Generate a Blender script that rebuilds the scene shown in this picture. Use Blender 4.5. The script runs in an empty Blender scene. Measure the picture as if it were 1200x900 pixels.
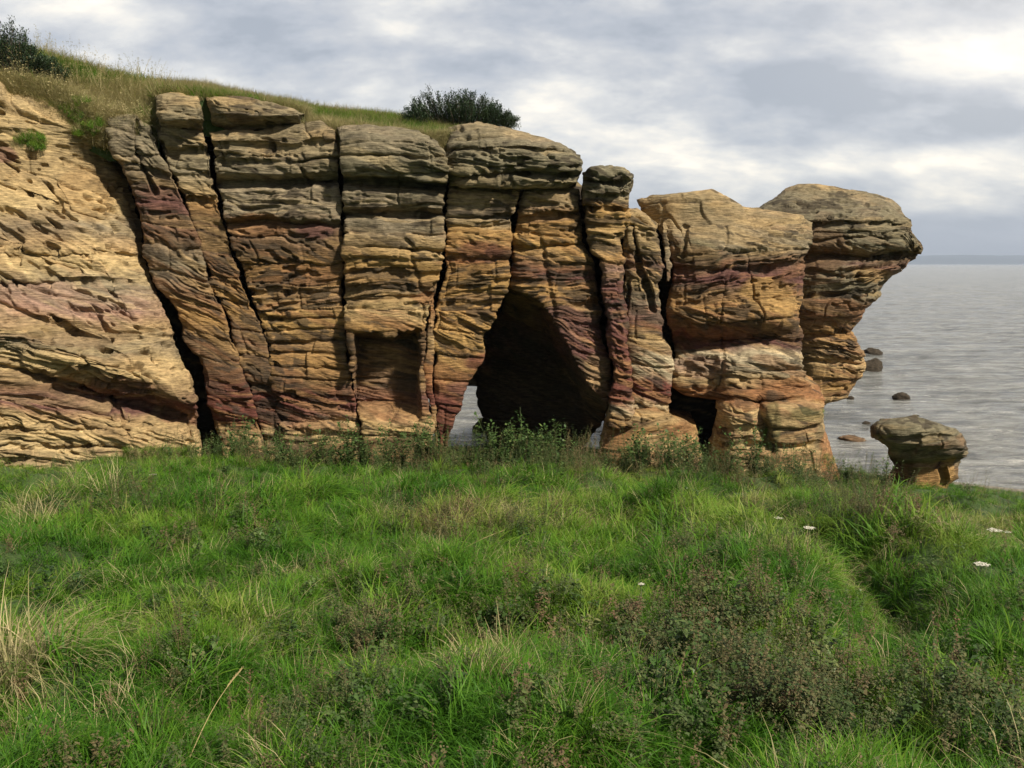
import bpy, math, random, time
import numpy as np
T0 = time.time()
rad = math.radians
random.seed(7); RNG = np.random.default_rng(11)
scene = bpy.context.scene
COL = scene.collection

# ------------------------------------------------------------------ camera model (photo is 1200x900)
F = 960.0
TH = math.atan(141 / F)
EYE = 6.7
C_, S_ = math.cos(TH), math.sin(TH)

def P(px, py, Y):
    """world points seen at (px,py) standing Y metres in front"""
    px = np.asarray(px, float); py = np.asarray(py, float); Y = np.asarray(Y, float)
    dx = px - 600.0; v = 450.0 - py
    dy = F * C_ + v * S_
    dz = -F * S_ + v * C_
    return np.stack(np.broadcast_arrays(dx / dy * Y, Y, EYE + dz / dy * Y), -1)

def pix(W):
    x, y, z = W[..., 0], W[..., 1], W[..., 2] - EYE
    d = y * C_ - z * S_
    return 600 + F * x / d, 450 - F * (y * S_ + z * C_) / d

# ------------------------------------------------------------------ noise
_perm = RNG.permutation(4096).astype(np.int32)
_val = (RNG.random(4096) * 2 - 1).astype(np.float32)

def _h(i, j, k):
    return _val[_perm[(_perm[(_perm[i & 4095] + j) & 4095] + k) & 4095]]

def noise(x, y, z, seed=0):
    x = np.asarray(x, np.float32) + seed * 17.31; y = np.asarray(y, np.float32) + seed * 5.7; z = np.asarray(z, np.float32) + seed * 31.1
    x, y, z = np.broadcast_arrays(x, y, z)
    xi = np.floor(x).astype(np.int32); yi = np.floor(y).astype(np.int32); zi = np.floor(z).astype(np.int32)
    fx = x - xi; fy = y - yi; fz = z - zi
    fx = fx * fx * fx * (fx * (fx * 6 - 15) + 10); fy = fy * fy * fy * (fy * (fy * 6 - 15) + 10); fz = fz * fz * fz * (fz * (fz * 6 - 15) + 10)
    r = 0
    for a in (0, 1):
        wa = fx if a else 1 - fx
        for b in (0, 1):
            wb = wa * (fy if b else 1 - fy)
            r = r + wb * (1 - fz) * _h(xi + a, yi + b, zi) + wb * fz * _h(xi + a, yi + b, zi + 1)
    return r

def fbm(x, y, z, o=4, seed=0, g=.5):
    r = 0; a = 1; f = 1; t = 0
    for k in range(o):
        r = r + a * noise(x * f, y * f, z * f, seed + k * 3); t += a; a *= g; f *= 2.03
    return r / t

def sstep(a, b, x):
    t = np.clip((x - a) / (b - a), 0, 1)
    return t * t * (3 - 2 * t)

# ------------------------------------------------------------------ object helpers
def link(o, parent=None):
    COL.objects.link(o)
    if parent: o.parent = parent
    return o

def tag(o, label=None, cat=None, group=None, kind=None):
    if label: o['label'] = label
    if cat: o['category'] = cat
    if group: o['group'] = group
    if kind: o['kind'] = kind
    return o

def empty(name, loc=(0, 0, 0)):
    o = bpy.data.objects.new(name, None); o.empty_display_size = .2
    link(o); o.location = loc
    return o

def mesh_np(name, V, Fq, mat=None, colors=None, attrs=None, smooth=True):
    V = np.asarray(V, np.float32).reshape(-1, 3)
    me = bpy.data.meshes.new(name)
    Fq = np.asarray(Fq, np.int32); n = Fq.shape[1]
    me.vertices.add(len(V)); me.vertices.foreach_set('co', V.ravel())
    me.loops.add(Fq.size); me.loops.foreach_set('vertex_index', Fq.ravel())
    me.polygons.add(len(Fq)); me.polygons.foreach_set('loop_start', np.arange(0, Fq.size, n, dtype=np.int32))
    me.polygons.foreach_set('use_smooth', np.full(len(Fq), smooth))
    me.update(calc_edges=True)
    if colors is not None:
        at = me.color_attributes.new('Col', 'FLOAT_COLOR', 'POINT')
        c = np.ones((len(V), 4), np.float32); c[:, :3] = colors.reshape(-1, 3)
        at.data.foreach_set('color', c.ravel())
    for k, a in (attrs or {}).items():
        at = me.attributes.new(k, 'FLOAT', 'POINT'); at.data.foreach_set('value', np.asarray(a, np.float32).ravel())
    if mat: me.materials.append(mat)
    return me

def obj(name, me, parent=None):
    return link(bpy.data.objects.new(name, me), parent)

# ------------------------------------------------------------------ materials
def new_mat(name):
    m = bpy.data.materials.new(name); m.use_nodes = True
    nt = m.node_tree; nt.nodes.clear()
    return m, nt, nt.nodes, nt.links

def N(nd, t, **kw):
    n = nd.new(t)
    for k, v in kw.items():
        if k.startswith('i_'): n.inputs[k[2:].replace('_', ' ')].default_value = v
        else: setattr(n, k, v)
    return n

def rock_material():
    m, nt, nd, lk = new_mat('sandstone')
    out = nd.new('ShaderNodeOutputMaterial'); bs = nd.new('ShaderNodeBsdfPrincipled')
    bs.inputs['Roughness'].default_value = .9; bs.inputs['Specular IOR Level'].default_value = .2
    at = N(nd, 'ShaderNodeAttribute', attribute_name='Col')
    tc = nd.new('ShaderNodeNewGeometry')
    mp = nd.new('ShaderNodeMapping'); mp.inputs['Scale'].default_value = (1, 1, 6.5); mp.inputs['Rotation'].default_value = (0, rad(5), 0)
    lk.new(tc.outputs['Position'], mp.inputs['Vector'])
    n1 = N(nd, 'ShaderNodeTexNoise'); n1.inputs['Scale'].default_value = 4.2; n1.inputs['Detail'].default_value = 9; n1.inputs['Roughness'].default_value = .68
    lk.new(mp.outputs[0], n1.inputs['Vector'])
    n2 = N(nd, 'ShaderNodeTexNoise'); n2.inputs['Scale'].default_value = 9; n2.inputs['Detail'].default_value = 8; n2.inputs['Roughness'].default_value = .7
    lk.new(tc.outputs['Position'], n2.inputs['Vector'])
    r1 = N(nd, 'ShaderNodeMapRange'); r1.inputs[1].default_value = .32; r1.inputs[2].default_value = .68; r1.inputs[3].default_value = .42; r1.inputs[4].default_value = 1.28
    lk.new(n1.outputs[0], r1.inputs[0])
    r2 = N(nd, 'ShaderNodeMapRange'); r2.inputs[1].default_value = .3; r2.inputs[2].default_value = .7; r2.inputs[3].default_value = .8; r2.inputs[4].default_value = 1.2
    lk.new(n2.outputs[0], r2.inputs[0])
    mu = N(nd, 'ShaderNodeMath', operation='MULTIPLY'); lk.new(r1.outputs[0], mu.inputs[0]); lk.new(r2.outputs[0], mu.inputs[1])
    vm = N(nd, 'ShaderNodeVectorMath', operation='SCALE'); lk.new(at.outputs['Color'], vm.inputs[0]); lk.new(mu.outputs[0], vm.inputs['Scale'])
    lk.new(vm.outputs[0], bs.inputs['Base Color'])
    n3 = N(nd, 'ShaderNodeTexNoise', noise_type='RIDGED_MULTIFRACTAL'); n3.inputs['Scale'].default_value = 2.6; n3.inputs['Detail'].default_value = 7; n3.inputs['Roughness'].default_value = .62; n3.inputs['Lacunarity'].default_value = 2.2
    lk.new(mp.outputs[0], n3.inputs['Vector'])
    b0 = nd.new('ShaderNodeBump'); b0.inputs['Strength'].default_value = .8; b0.inputs['Distance'].default_value = .035; lk.new(n3.outputs[0], b0.inputs['Height'])
    b1 = nd.new('ShaderNodeBump'); b1.inputs['Strength'].default_value = .9; b1.inputs['Distance'].default_value = .06
    lk.new(n1.outputs[0], b1.inputs['Height']); lk.new(b0.outputs[0], b1.inputs['Normal'])
    b2 = nd.new('ShaderNodeBump'); b2.inputs['Strength'].default_value = .6; b2.inputs['Distance'].default_value = .03
    lk.new(n2.outputs[0], b2.inputs['Height']); lk.new(b1.outputs[0], b2.inputs['Normal'])
    lk.new(b2.outputs[0], bs.inputs['Normal']); lk.new(bs.outputs[0], out.inputs[0])
    return m
ROCK = rock_material()

def leaf_mat(name, stops, trans=.35, rough=.5, jitter=.25, vmul=(.75, 1.15), spec=.35):
    """blade / leaf colour: ramp over the per-instance tint (attribute) + random"""
    m, nt, nd, lk = new_mat(name)
    out = nd.new('ShaderNodeOutputMaterial')
    at = N(nd, 'ShaderNodeAttribute', attribute_name='tint', attribute_type='INSTANCER')
    ab = N(nd, 'ShaderNodeAttribute', attribute_name='rnd')
    oi = nd.new('ShaderNodeObjectInfo')
    a1 = N(nd, 'ShaderNodeMath', operation='MULTIPLY_ADD'); a1.inputs[1].default_value = jitter; lk.new(ab.outputs['Fac'], a1.inputs[0]); lk.new(at.outputs['Fac'], a1.inputs[2])
    a2 = N(nd, 'ShaderNodeMath', operation='MULTIPLY_ADD'); a2.inputs[1].default_value = .12; lk.new(oi.outputs['Random'], a2.inputs[0]); lk.new(a1.outputs[0], a2.inputs[2])
    cr = nd.new('ShaderNodeValToRGB'); e = cr.color_ramp.elements
    while len(e) > 1: e.remove(e[-1])
    e[0].position = stops[0][0]; e[0].color = (*stops[0][1], 1)
    for p, c in stops[1:]:
        q = e.new(p); q.color = (*c, 1)
    lk.new(a2.outputs[0], cr.inputs[0])
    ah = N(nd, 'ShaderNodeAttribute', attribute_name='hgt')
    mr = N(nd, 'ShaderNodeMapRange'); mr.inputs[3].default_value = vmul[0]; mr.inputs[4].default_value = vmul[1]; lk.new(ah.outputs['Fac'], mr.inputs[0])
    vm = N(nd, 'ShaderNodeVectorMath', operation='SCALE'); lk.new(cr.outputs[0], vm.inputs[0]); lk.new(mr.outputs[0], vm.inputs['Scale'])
    bs = nd.new('ShaderNodeBsdfPrincipled'); bs.inputs['Roughness'].default_value = rough; bs.inputs['Specular IOR Level'].default_value = spec
    lk.new(vm.outputs[0], bs.inputs['Base Color'])
    tr = nd.new('ShaderNodeBsdfTranslucent'); lk.new(vm.outputs[0], tr.inputs[0])
    mx = nd.new('ShaderNodeMixShader'); mx.inputs[0].default_value = trans
    lk.new(bs.outputs[0], mx.inputs[1]); lk.new(tr.outputs[0], mx.inputs[2]); lk.new(mx.outputs[0], out.inputs[0])
    return m

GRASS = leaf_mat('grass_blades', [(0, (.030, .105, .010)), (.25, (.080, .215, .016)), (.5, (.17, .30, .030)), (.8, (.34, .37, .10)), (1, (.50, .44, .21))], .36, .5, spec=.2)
STRAW = leaf_mat('dry_grass', [(0, (.22, .22, .085)), (.5, (.42, .37, .18)), (1, (.62, .52, .30))], .3, .6)
WEED = leaf_mat('weed_leaves', [(0, (.035, .062, .020)), (.4, (.07, .105, .032)), (.7, (.13, .11, .05)), (1, (.17, .10, .06))], .2, .6)
HERB = leaf_mat('herb_leaves', [(0, (.035, .075, .020)), (.5, (.07, .13, .035)), (.85, (.14, .19, .06)), (1, (.2, .2, .08))], .3, .45)
GORSE = leaf_mat('gorse_leaves', [(0, (.018, .038, .018)), (.5, (.034, .062, .026)), (1, (.07, .10, .045))], .1, .5)

def plain(name, c, r=.8, n=None):
    m, nt, nd, lk = new_mat(name)
    out = nd.new('ShaderNodeOutputMaterial'); bs = nd.new('ShaderNodeBsdfPrincipled')
    bs.inputs['Roughness'].default_value = r
    g = nd.new('ShaderNodeNewGeometry'); t = N(nd, 'ShaderNodeTexNoise'); t.inputs['Scale'].default_value = n or 30; t.inputs['Detail'].default_value = 4
    lk.new(g.outputs['Position'], t.inputs['Vector'])
    mr = N(nd, 'ShaderNodeMapRange'); mr.inputs[3].default_value = .6; mr.inputs[4].default_value = 1.4; lk.new(t.outputs[0], mr.inputs[0])
    vm = N(nd, 'ShaderNodeVectorMath', operation='SCALE'); vm.inputs[0].default_value = c; lk.new(mr.outputs[0], vm.inputs['Scale'])
    lk.new(vm.outputs[0], bs.inputs['Base Color']); lk.new(bs.outputs[0], out.inputs[0])
    return m
STEM = plain('stem', (.16, .12, .06)); PALESTEM = plain('pale_stem', (.42, .33, .16)); GREENSTEM = plain('green_stem', (.10, .14, .05))
FLOWER = plain('white_florets', (.75, .73, .62)); BARK = plain('bark', (.07, .055, .04))
HILLS = plain('far_land', (.06, .085, .10), .9, .002)

# ------------------------------------------------------------------ terrain
def ground_z(x, y):
    x = np.asarray(x, float); y = np.asarray(y, float)
    z = -1.83 - .154 * y - .09 * np.clip(x - 2, 0, 30) * sstep(4, 15, y)
    z = z - .25 * np.clip(y - 25.5, 0, 12) * sstep(12, 4, x)
    # sunken path at right and bank beside it
    a = P(872, 592, 13.2)[:2]; b = P(1085, 800, 5.6)[:2]
    d = b - a; L = np.hypot(*d); d = d / L
    t = (x - a[0]) * d[0] + (y - a[1]) * d[1]
    s = (x - a[0]) * -d[1] + (y - a[1]) * d[0] + .25 * np.sin(t * .9)
    m = sstep(-1.2, .3, t) * sstep(L + 1.5, L - .5, t)
    z = z - .46 * m * np.exp(-(s / .45) ** 2) + .25 * m * np.exp(-((s + 1.0) / .6) ** 2) + .22 * m * np.exp(-((s - 1.0) / .6) ** 2)
    # a soft hollow and tussocks
    z = z + .40 * fbm(x * .42, y * .42, 0 * x, 2, 5) * sstep(20, 16, y) + .26 * fbm(x * 1.4, y * 1.4, 0 * x, 3, 9) * sstep(22, 17, y)
    z = z + .35 * np.exp(-(((x + 8) / 3) ** 2 + ((y - 15.3) / 1.6) ** 2))
    return EYE + z

def build_ground():
    xs = np.concatenate([[-400, -150, -60], np.linspace(-34, 30, 480), [60, 200, 400]])
    ys = np.concatenate([[-60, -20, -6], np.linspace(0, 40, 360), [50]])
    X, Y = np.meshgrid(xs, ys)
    Z = ground_z(X, Y)
    Z = np.where(Y > 38, -3, Z)
    Z = np.maximum(Z, -3)
    V = np.stack([X, Y, Z], -1)
    r, c = X.shape
    i = np.arange(r * c).reshape(r, c)
    Fq = np.stack([i[:-1, :-1], i[:-1, 1:], i[1:, 1:], i[1:, :-1]], -1).reshape(-1, 4)
    m, nt, nd, lk = new_mat('turf_soil')
    out = nd.new('ShaderNodeOutputMaterial'); bs = nd.new('ShaderNodeBsdfPrincipled'); bs.inputs['Roughness'].default_value = .95
    g = nd.new('ShaderNodeNewGeometry')
    n1 = N(nd, 'ShaderNodeTexNoise'); n1.inputs['Scale'].default_value = 2.5; n1.inputs['Detail'].default_value = 8; lk.new(g.outputs['Position'], n1.inputs['Vector'])
    cr = nd.new('ShaderNodeValToRGB'); e = cr.color_ramp.elements
    e[0].position = .35; e[0].color = (.022, .045, .010, 1); e[1].position = .65; e[1].color = (.055, .10, .022, 1)
    lk.new(n1.outputs[0], cr.inputs[0])
    sx = nd.new('ShaderNodeSeparateXYZ'); lk.new(g.outputs['Position'], sx.inputs[0])
    n2 = N(nd, 'ShaderNodeTexNoise'); n2.inputs['Scale'].default_value = 7; n2.inputs['Detail'].default_value = 6; lk.new(g.outputs['Position'], n2.inputs['Vector'])
    ad = N(nd, 'ShaderNodeMath', operation='MULTIPLY_ADD'); ad.inputs[1].default_value = .5; lk.new(n2.outputs[0], ad.inputs[0]); lk.new(sx.outputs[2], ad.inputs[2])
    mr = N(nd, 'ShaderNodeMapRange'); mr.inputs[1].default_value = .42; mr.inputs[2].default_value = .55; lk.new(ad.outputs[0], mr.inputs[0])
    peb = N(nd, 'ShaderNodeTexVoronoi'); peb.inputs['Scale'].default_value = 9; lk.new(g.outputs['Position'], peb.inputs['Vector'])
    pc = nd.new('ShaderNodeValToRGB'); e = pc.color_ramp.elements; e[0].color = (.33, .29, .23, 1); e[1].color = (.10, .09, .075, 1); lk.new(peb.outputs[0], pc.inputs[0])
    mx = N(nd, 'ShaderNodeMix', data_type='RGBA'); lk.new(mr.outputs[0], mx.inputs[0]); lk.new(pc.outputs[0], mx.inputs[6]); lk.new(cr.outputs[0], mx.inputs[7])
    lk.new(mx.outputs[2], bs.inputs['Base Color'])
    bp = nd.new('ShaderNodeBump'); bp.inputs['Distance'].default_value = .1; lk.new(n2.outputs[0], bp.inputs['Height']); lk.new(bp.outputs[0], bs.inputs['Normal'])
    lk.new(bs.outputs[0], out.inputs[0])
    o = obj('ground', mesh_np('ground', V, Fq, m)); tag(o, kind='structure', label='grassy bank sloping down to the shore')
build_ground()

# ------------------------------------------------------------------ sea
def build_sea():
    # near water modelled as real swell, far water one sheet
    ys = 18 + (np.linspace(0, 1, 420) ** 2.2) * 600
    t = np.linspace(-1, 1, 300)
    Yg = np.repeat(ys[:, None], len(t), 1); Xg = t[None, :] * (Yg * .95 + 14)
    am = sstep(620, 90, Yg)
    Zg = am * (.08 * noise(Xg * .5, Yg * 1.1, 0 * Xg, 3) + .10 * noise(Xg * .14, Yg * .36, 0 * Xg, 5) + .035 * noise(Xg * 1.4, Yg * 2.9, 0 * Xg, 8))
    V = np.stack([Xg, Yg, Zg], -1)
    r, c = Xg.shape; i = np.arange(r * c).reshape(r, c)
    Fq = np.stack([i[:-1, :-1], i[:-1, 1:], i[1:, 1:], i[1:, :-1]], -1).reshape(-1, 4)
    m, nt, nd, lk = new_mat('sea_water')
    out = nd.new('ShaderNodeOutputMaterial'); bs = nd.new('ShaderNodeBsdfPrincipled')
    g = nd.new('ShaderNodeNewGeometry')
    bs.inputs['Roughness'].default_value = .12; bs.inputs['IOR'].default_value = 1.33; bs.inputs['Specular IOR Level'].default_value = .5
    mp = nd.new('ShaderNodeMapping'); mp.inputs['Scale'].default_value = (.55, 1.35, 1); mp.inputs['Rotation'].default_value = (0, 0, rad(8)); lk.new(g.outputs['Position'], mp.inputs[0])
    w1 = N(nd, 'ShaderNodeTexNoise'); w1.inputs['Scale'].default_value = 1.1; w1.inputs['Detail'].default_value = 9; w1.inputs['Roughness'].default_value = .62; w1.inputs['Distortion'].default_value = .4
    lk.new(mp.outputs[0], w1.inputs['Vector'])
    mp2 = nd.new('ShaderNodeMapping'); mp2.inputs['Scale'].default_value = (.04, .12, 1); lk.new(g.outputs['Position'], mp2.inputs[0])
    w2 = N(nd, 'ShaderNodeTexNoise'); w2.inputs['Scale'].default_value = 1; w2.inputs['Detail'].default_value = 7; w2.inputs['Roughness'].default_value = .7; lk.new(mp2.outputs[0], w2.inputs['Vector'])
    ad = N(nd, 'ShaderNodeMath', operation='MULTIPLY_ADD'); ad.inputs[1].default_value = 2.2; lk.new(w2.outputs[0], ad.inputs[0]); lk.new(w1.outputs[0], ad.inputs[2])
    mp4 = nd.new('ShaderNodeMapping'); mp4.inputs['Scale'].default_value = (.13, .42, 1); mp4.inputs['Rotation'].default_value = (0, 0, rad(-6)); lk.new(g.outputs['Position'], mp4.inputs[0])
    w3 = N(nd, 'ShaderNodeTexNoise'); w3.inputs['Scale'].default_value = 1; w3.inputs['Detail'].default_value = 8; w3.inputs['Roughness'].default_value = .72; lk.new(mp4.outputs[0], w3.inputs['Vector'])
    ad3 = N(nd, 'ShaderNodeMath', operation='MULTIPLY_ADD'); ad3.inputs[1].default_value = 3.0; lk.new(w3.outputs[0], ad3.inputs[0]); lk.new(ad.outputs[0], ad3.inputs[2])
    bp = nd.new('ShaderNodeBump'); bp.inputs['Strength'].default_value = 1.0; bp.inputs['Distance'].default_value = .30; lk.new(ad3.outputs[0], bp.inputs['Height']); lk.new(bp.outputs[0], bs.inputs['Normal'])
    # foam patches near the shore
    sx = nd.new('ShaderNodeSeparateXYZ'); lk.new(g.outputs['Position'], sx.inputs[0])
    fr = N(nd, 'ShaderNodeMapRange'); fr.inputs[1].default_value = 70; fr.inputs[2].default_value = 26; fr.inputs[3].default_value = .0; fr.inputs[4].default_value = .055; lk.new(sx.outputs[1], fr.inputs[0])
    mp3 = nd.new('ShaderNodeMapping'); mp3.inputs['Scale'].default_value = (.45, 1.0, 1); lk.new(g.outputs['Position'], mp3.inputs[0])
    f1 = N(nd, 'ShaderNodeTexNoise'); f1.inputs['Scale'].default_value = 1.0; f1.inputs['Detail'].default_value = 12; f1.inputs['Roughness'].default_value = .78; lk.new(mp3.outputs[0], f1.inputs['Vector'])
    fa = N(nd, 'ShaderNodeMath', operation='ADD'); lk.new(f1.outputs[0], fa.inputs[0]); lk.new(fr.outputs[0], fa.inputs[1])
    fm = N(nd, 'ShaderNodeMapRange'); fm.inputs[1].default_value = .60; fm.inputs[2].default_value = .80; lk.new(fa.outputs[0], fm.inputs[0])
    mx = N(nd, 'ShaderNodeMix', data_type='RGBA'); mx.inputs[6].default_value = (.25, .255, .245, 1); mx.inputs[7].default_value = (.62, .60, .56, 1); lk.new(fm.outputs[0], mx.inputs[0])
    st = N(nd, 'ShaderNodeMath', operation='ADD'); lk.new(w3.outputs[0], st.inputs[0]); lk.new(w1.outputs[0], st.inputs[1])
    sr = N(nd, 'ShaderNodeMapRange'); sr.inputs[1].default_value = .86; sr.inputs[2].default_value = 1.14; sr.inputs[3].default_value = .45; sr.inputs[4].default_value = 1.35; lk.new(st.outputs[0], sr.inputs[0])  # ripple light and dark put into the water colour
    sv = N(nd, 'ShaderNodeVectorMath', operation='SCALE'); lk.new(mx.outputs[2], sv.inputs[0]); lk.new(sr.outputs[0], sv.inputs['Scale'])
    lk.new(sv.outputs[0], bs.inputs['Base Color'])
    ro = N(nd, 'ShaderNodeMapRange'); ro.inputs[3].default_value = .14; ro.inputs[4].default_value = .8; lk.new(fm.outputs[0], ro.inputs[0]); lk.new(ro.outputs[0], bs.inputs['Roughness'])
    lk.new(bs.outputs[0], out.inputs[0])
    V = list(V.reshape(-1, 3)); n = len(V)
    far = np.array([[-584, 618, 0], [584, 618, 0], [30000, 30000, 0], [-30000, 30000, 0], [-31, 18, 0], [31, 18, 0], [30000, 18, 0], [-30000, 18, 0]], float)
    V = np.concatenate([np.array(V), far]); a = n
    Fq = np.concatenate([Fq, [[a, a + 1, a + 2, a + 3], [a + 5, a + 6, a + 2, a + 1], [a + 7, a + 4, a, a + 3]]])
    tag(obj('sea', mesh_np('sea', V, Fq, m)), kind='structure', label='grey choppy sea reaching the horizon')
build_sea()

# ------------------------------------------------------------------ rock
PAL = dict(tan=(.42, .30, .155), pale=(.49, .365, .185), cream=(.52, .435, .29), ochre=(.40, .235, .085), gold=(.47, .295, .105), orange=(.38, .19, .08),
           red=(.150, .055, .042), purple=(.165, .080, .070), brown=(.225, .145, .085), grey=(.26, .215, .145), ggrey=(.195, .175, .115),
           dark=(.060, .048, .035), umber=(.165, .105, .060), black=(.022, .018, .015), moss=(.10, .115, .04), pinkish=(.34, .215, .165))
PAL = {k: np.array(v) for k, v in PAL.items()}
VTOT = 0

def curve(pts, x):
    pts = sorted(pts); return np.interp(x, [p[0] for p in pts], [p[1] for p in pts])

def bedding(W, px, py, dip=.10, seed=0):
    x, y, z = W[..., 0], W[..., 1], W[..., 2]
    s = z + dip * x + .22 * fbm(x * .35, y * .35, z * .35, 2, 21 + seed) + .05 * noise(x * 1.6, y * 1.6, z * 1.6, 23)
    lay = s / .62 + .35 * noise(x * .25, y * .25, s * .8, 24)
    cell = np.floor(lay)
    hsh = _val[(cell.astype(np.int32) * 131 + 17 + seed) & 4095]
    cb = s + hsh * .32 * x + .04 * noise(x * 2.5, y * 2.5, z * 2.5, 26)       # cross-bedding coordinate
    return s, lay, cell, hsh, cb

def rock_disp(W, o, px, py):
    x, y, z = W[..., 0], W[..., 1], W[..., 2]
    s, lay, cell, hsh, cb = bedding(W, px, py, o.get('dip', .10))
    f = lay - cell
    k = o.get('rough', 1.0) * .72
    d = .15 * fbm(x * .8, y * .8, z * .8, 3, 31) * o.get('lump', 1)
    d = d + .055 * k * hsh * (sstep(0, .12, f) - sstep(.9, 1, f) * .6)
    gv = np.clip(.5 + 1.2 * noise(x * .7, y * .7, cell * 3.3, 33), 0, 1)
    d = d - .065 * k * gv * np.exp(-(np.minimum(f, 1 - f) / .055) ** 2)
    bx = x * .85 + hsh * 5 + .25 * noise(x * 1.3, y * 1.3, z * 1.3, 52); bc = np.floor(bx)
    bh = _val[(bc.astype(np.int32) * 57 + cell.astype(np.int32) * 211 + 5) & 4095]; bn = _val[((bc.astype(np.int32) + 1) * 57 + cell.astype(np.int32) * 211 + 5) & 4095]
    tb = sstep(.93, 1, bx - bc)
    d = d + .048 * (bh * (1 - tb) + bn * tb) - .04 * np.exp(-((bx - bc - .95) / .03) ** 2) * (bh > .2)
    lam = noise(x * .9, y * .9, cb * 9, 35)
    lam2 = noise(x * 2.2, y * 2.2, cb * 21, 37)
    lam3 = noise(x * 4.0, y * 4.0, cb * 42, 38)
    lm = np.clip(.45 + 1.5 * noise(x * .55, y * .55, z * 1.0, 39), .08, 1.4)
    d = d + k * lm * (.050 * lam + .042 * (np.abs(lam2) - .3) * 1.5 + .022 * lam3)
    lc = cb / .15 + .9 * noise(x * .5, y * .5, cb * 1.1, 36); c2 = np.floor(lc); f2 = lc - c2
    va = noise(x * 1.1, y * 1.1, c2 * 5.31, 51); vb = noise(x * 1.1, y * 1.1, (c2 + 1) * 5.31, 51); tb = sstep(.78, 1, f2)
    d = d + k * np.clip(lm + .1, 0, 1.4) * (.062 * (va * (1 - tb) + vb * tb) - .035 * np.exp(-((f2 - .92) / .09) ** 2) * np.clip(.5 + 1.5 * va, 0, 1))
    pitm = np.clip(o.get('pits', .3) + .8 * noise(x * .45, y * .45, z * .6, 41), 0, 1)
    pn = noise(x * 3.0, y * 3.0, cb * 7.5, 43) * .75 + noise(x * 7, y * 7, cb * 15, 44) * .4
    d = d - .30 * k * pitm * sstep(.12, .62, pn) 
    d = d + .02 * fbm(x * 6, y * 6, z * 6, 2, 47)
    d = d - .09 * np.exp(-(noise(x * .55 + z * .12, y * .5, z * .18, 49) / .022) ** 2) * np.clip(noise(x * .4, y * .4, z * .5, 50) * 2 + .2, 0, 1)
    return d

def rock_color(W, o, px, py, disp):
    x, y, z = W[..., 0], W[..., 1], W[..., 2]
    s, lay, cell, hsh, cb = bedding(W, px, py, o.get('dip', .10))
    q = py + 10 * fbm(x * .7, y * .7, z * 1.4, 3, 61) + 5 * noise(x * .8, y * .8, cb * 6, 62) + o.get('qdip', -4) * (x - x.mean())* .5
    b = sorted(o['bands']); qs = [p[0] for p in b]
    base = np.stack([np.interp(q, qs, [PAL[p[1]][k] for p in b]) for k in range(3)], -1)
    # laminae: iron-red, ochre and pale streaks along the cross-bedding
    l1 = noise(x * .5, y * .5, cb * 7, 63); l2 = noise(x * 1.2, y * 1.2, cb * 22, 64)
    low = sstep(200, 330, py) * o.get('stain', 1)
    w = (sstep(.18, .5, l1 + .25 * l2) * .55 * low)[..., None]
    base = base * (1 - w) + (PAL['red'] * .6 + PAL['ochre'] * .4) * w
    w = (sstep(.15, .55, -l1 + .3 * l2) * .34)[..., None]
    lowc = low[..., None] if o.get('stain', 1) > .5 else 0
    base = base * (1 - w) + (PAL['pale'] * (1 - lowc) + PAL['gold'] * 1.08 * lowc) * w * .95
    base = base * (1 + .25 * l2[..., None] + .12 * hsh[..., None])
    # lichen / weathering grey on the upper reaches
    up = sstep(o.get('grey0', 260), o.get('grey0', 260) - 90, py + 25 * noise(x, y, z, 66)) * .65 * o.get('lichen', 1)
    gm = np.clip(up + .0, 0, 1) * sstep(-.5, .3, fbm(x * 1.5, y * 1.5, z * 2.5, 3, 67))
    base = base * (1 - gm[..., None]) + PAL['ggrey'] * gm[..., None]
    # dark crusts
    dk = sstep(.22, .5, fbm(x * 1.3, y * 1.3, z * 2.2, 4, 69)) * .5
    dk = np.maximum(dk, .75 * sstep(.30, .48, noise(x * 1.6, y * 1.6, cb * 7, 72) * .7 + .5 * noise(x * 4.5, y * 4.5, cb * 16, 73) + .35 * noise(x * .5, y * .5, z * .6, 74))) * o.get('crust', 1)
    base = base * (1 - dk[..., None]) + PAL['dark'] * dk[..., None]
    for (bx, by, rx, ry, cn, st) in o.get('blobs', []):
        e = ((px - bx) / rx) ** 2 + ((py - by) / ry) ** 2 + .55 * fbm(x * 1.8, y * 1.8, cb * 3, 3, 71)
        w = (sstep(1.25, .55, e) * st)[..., None]
        base = base * (1 - w) + PAL[cn] * (1 + .25 * l2[..., None]) * w
    return np.clip(base * o.get('val', .98), .01, .8)

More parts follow.
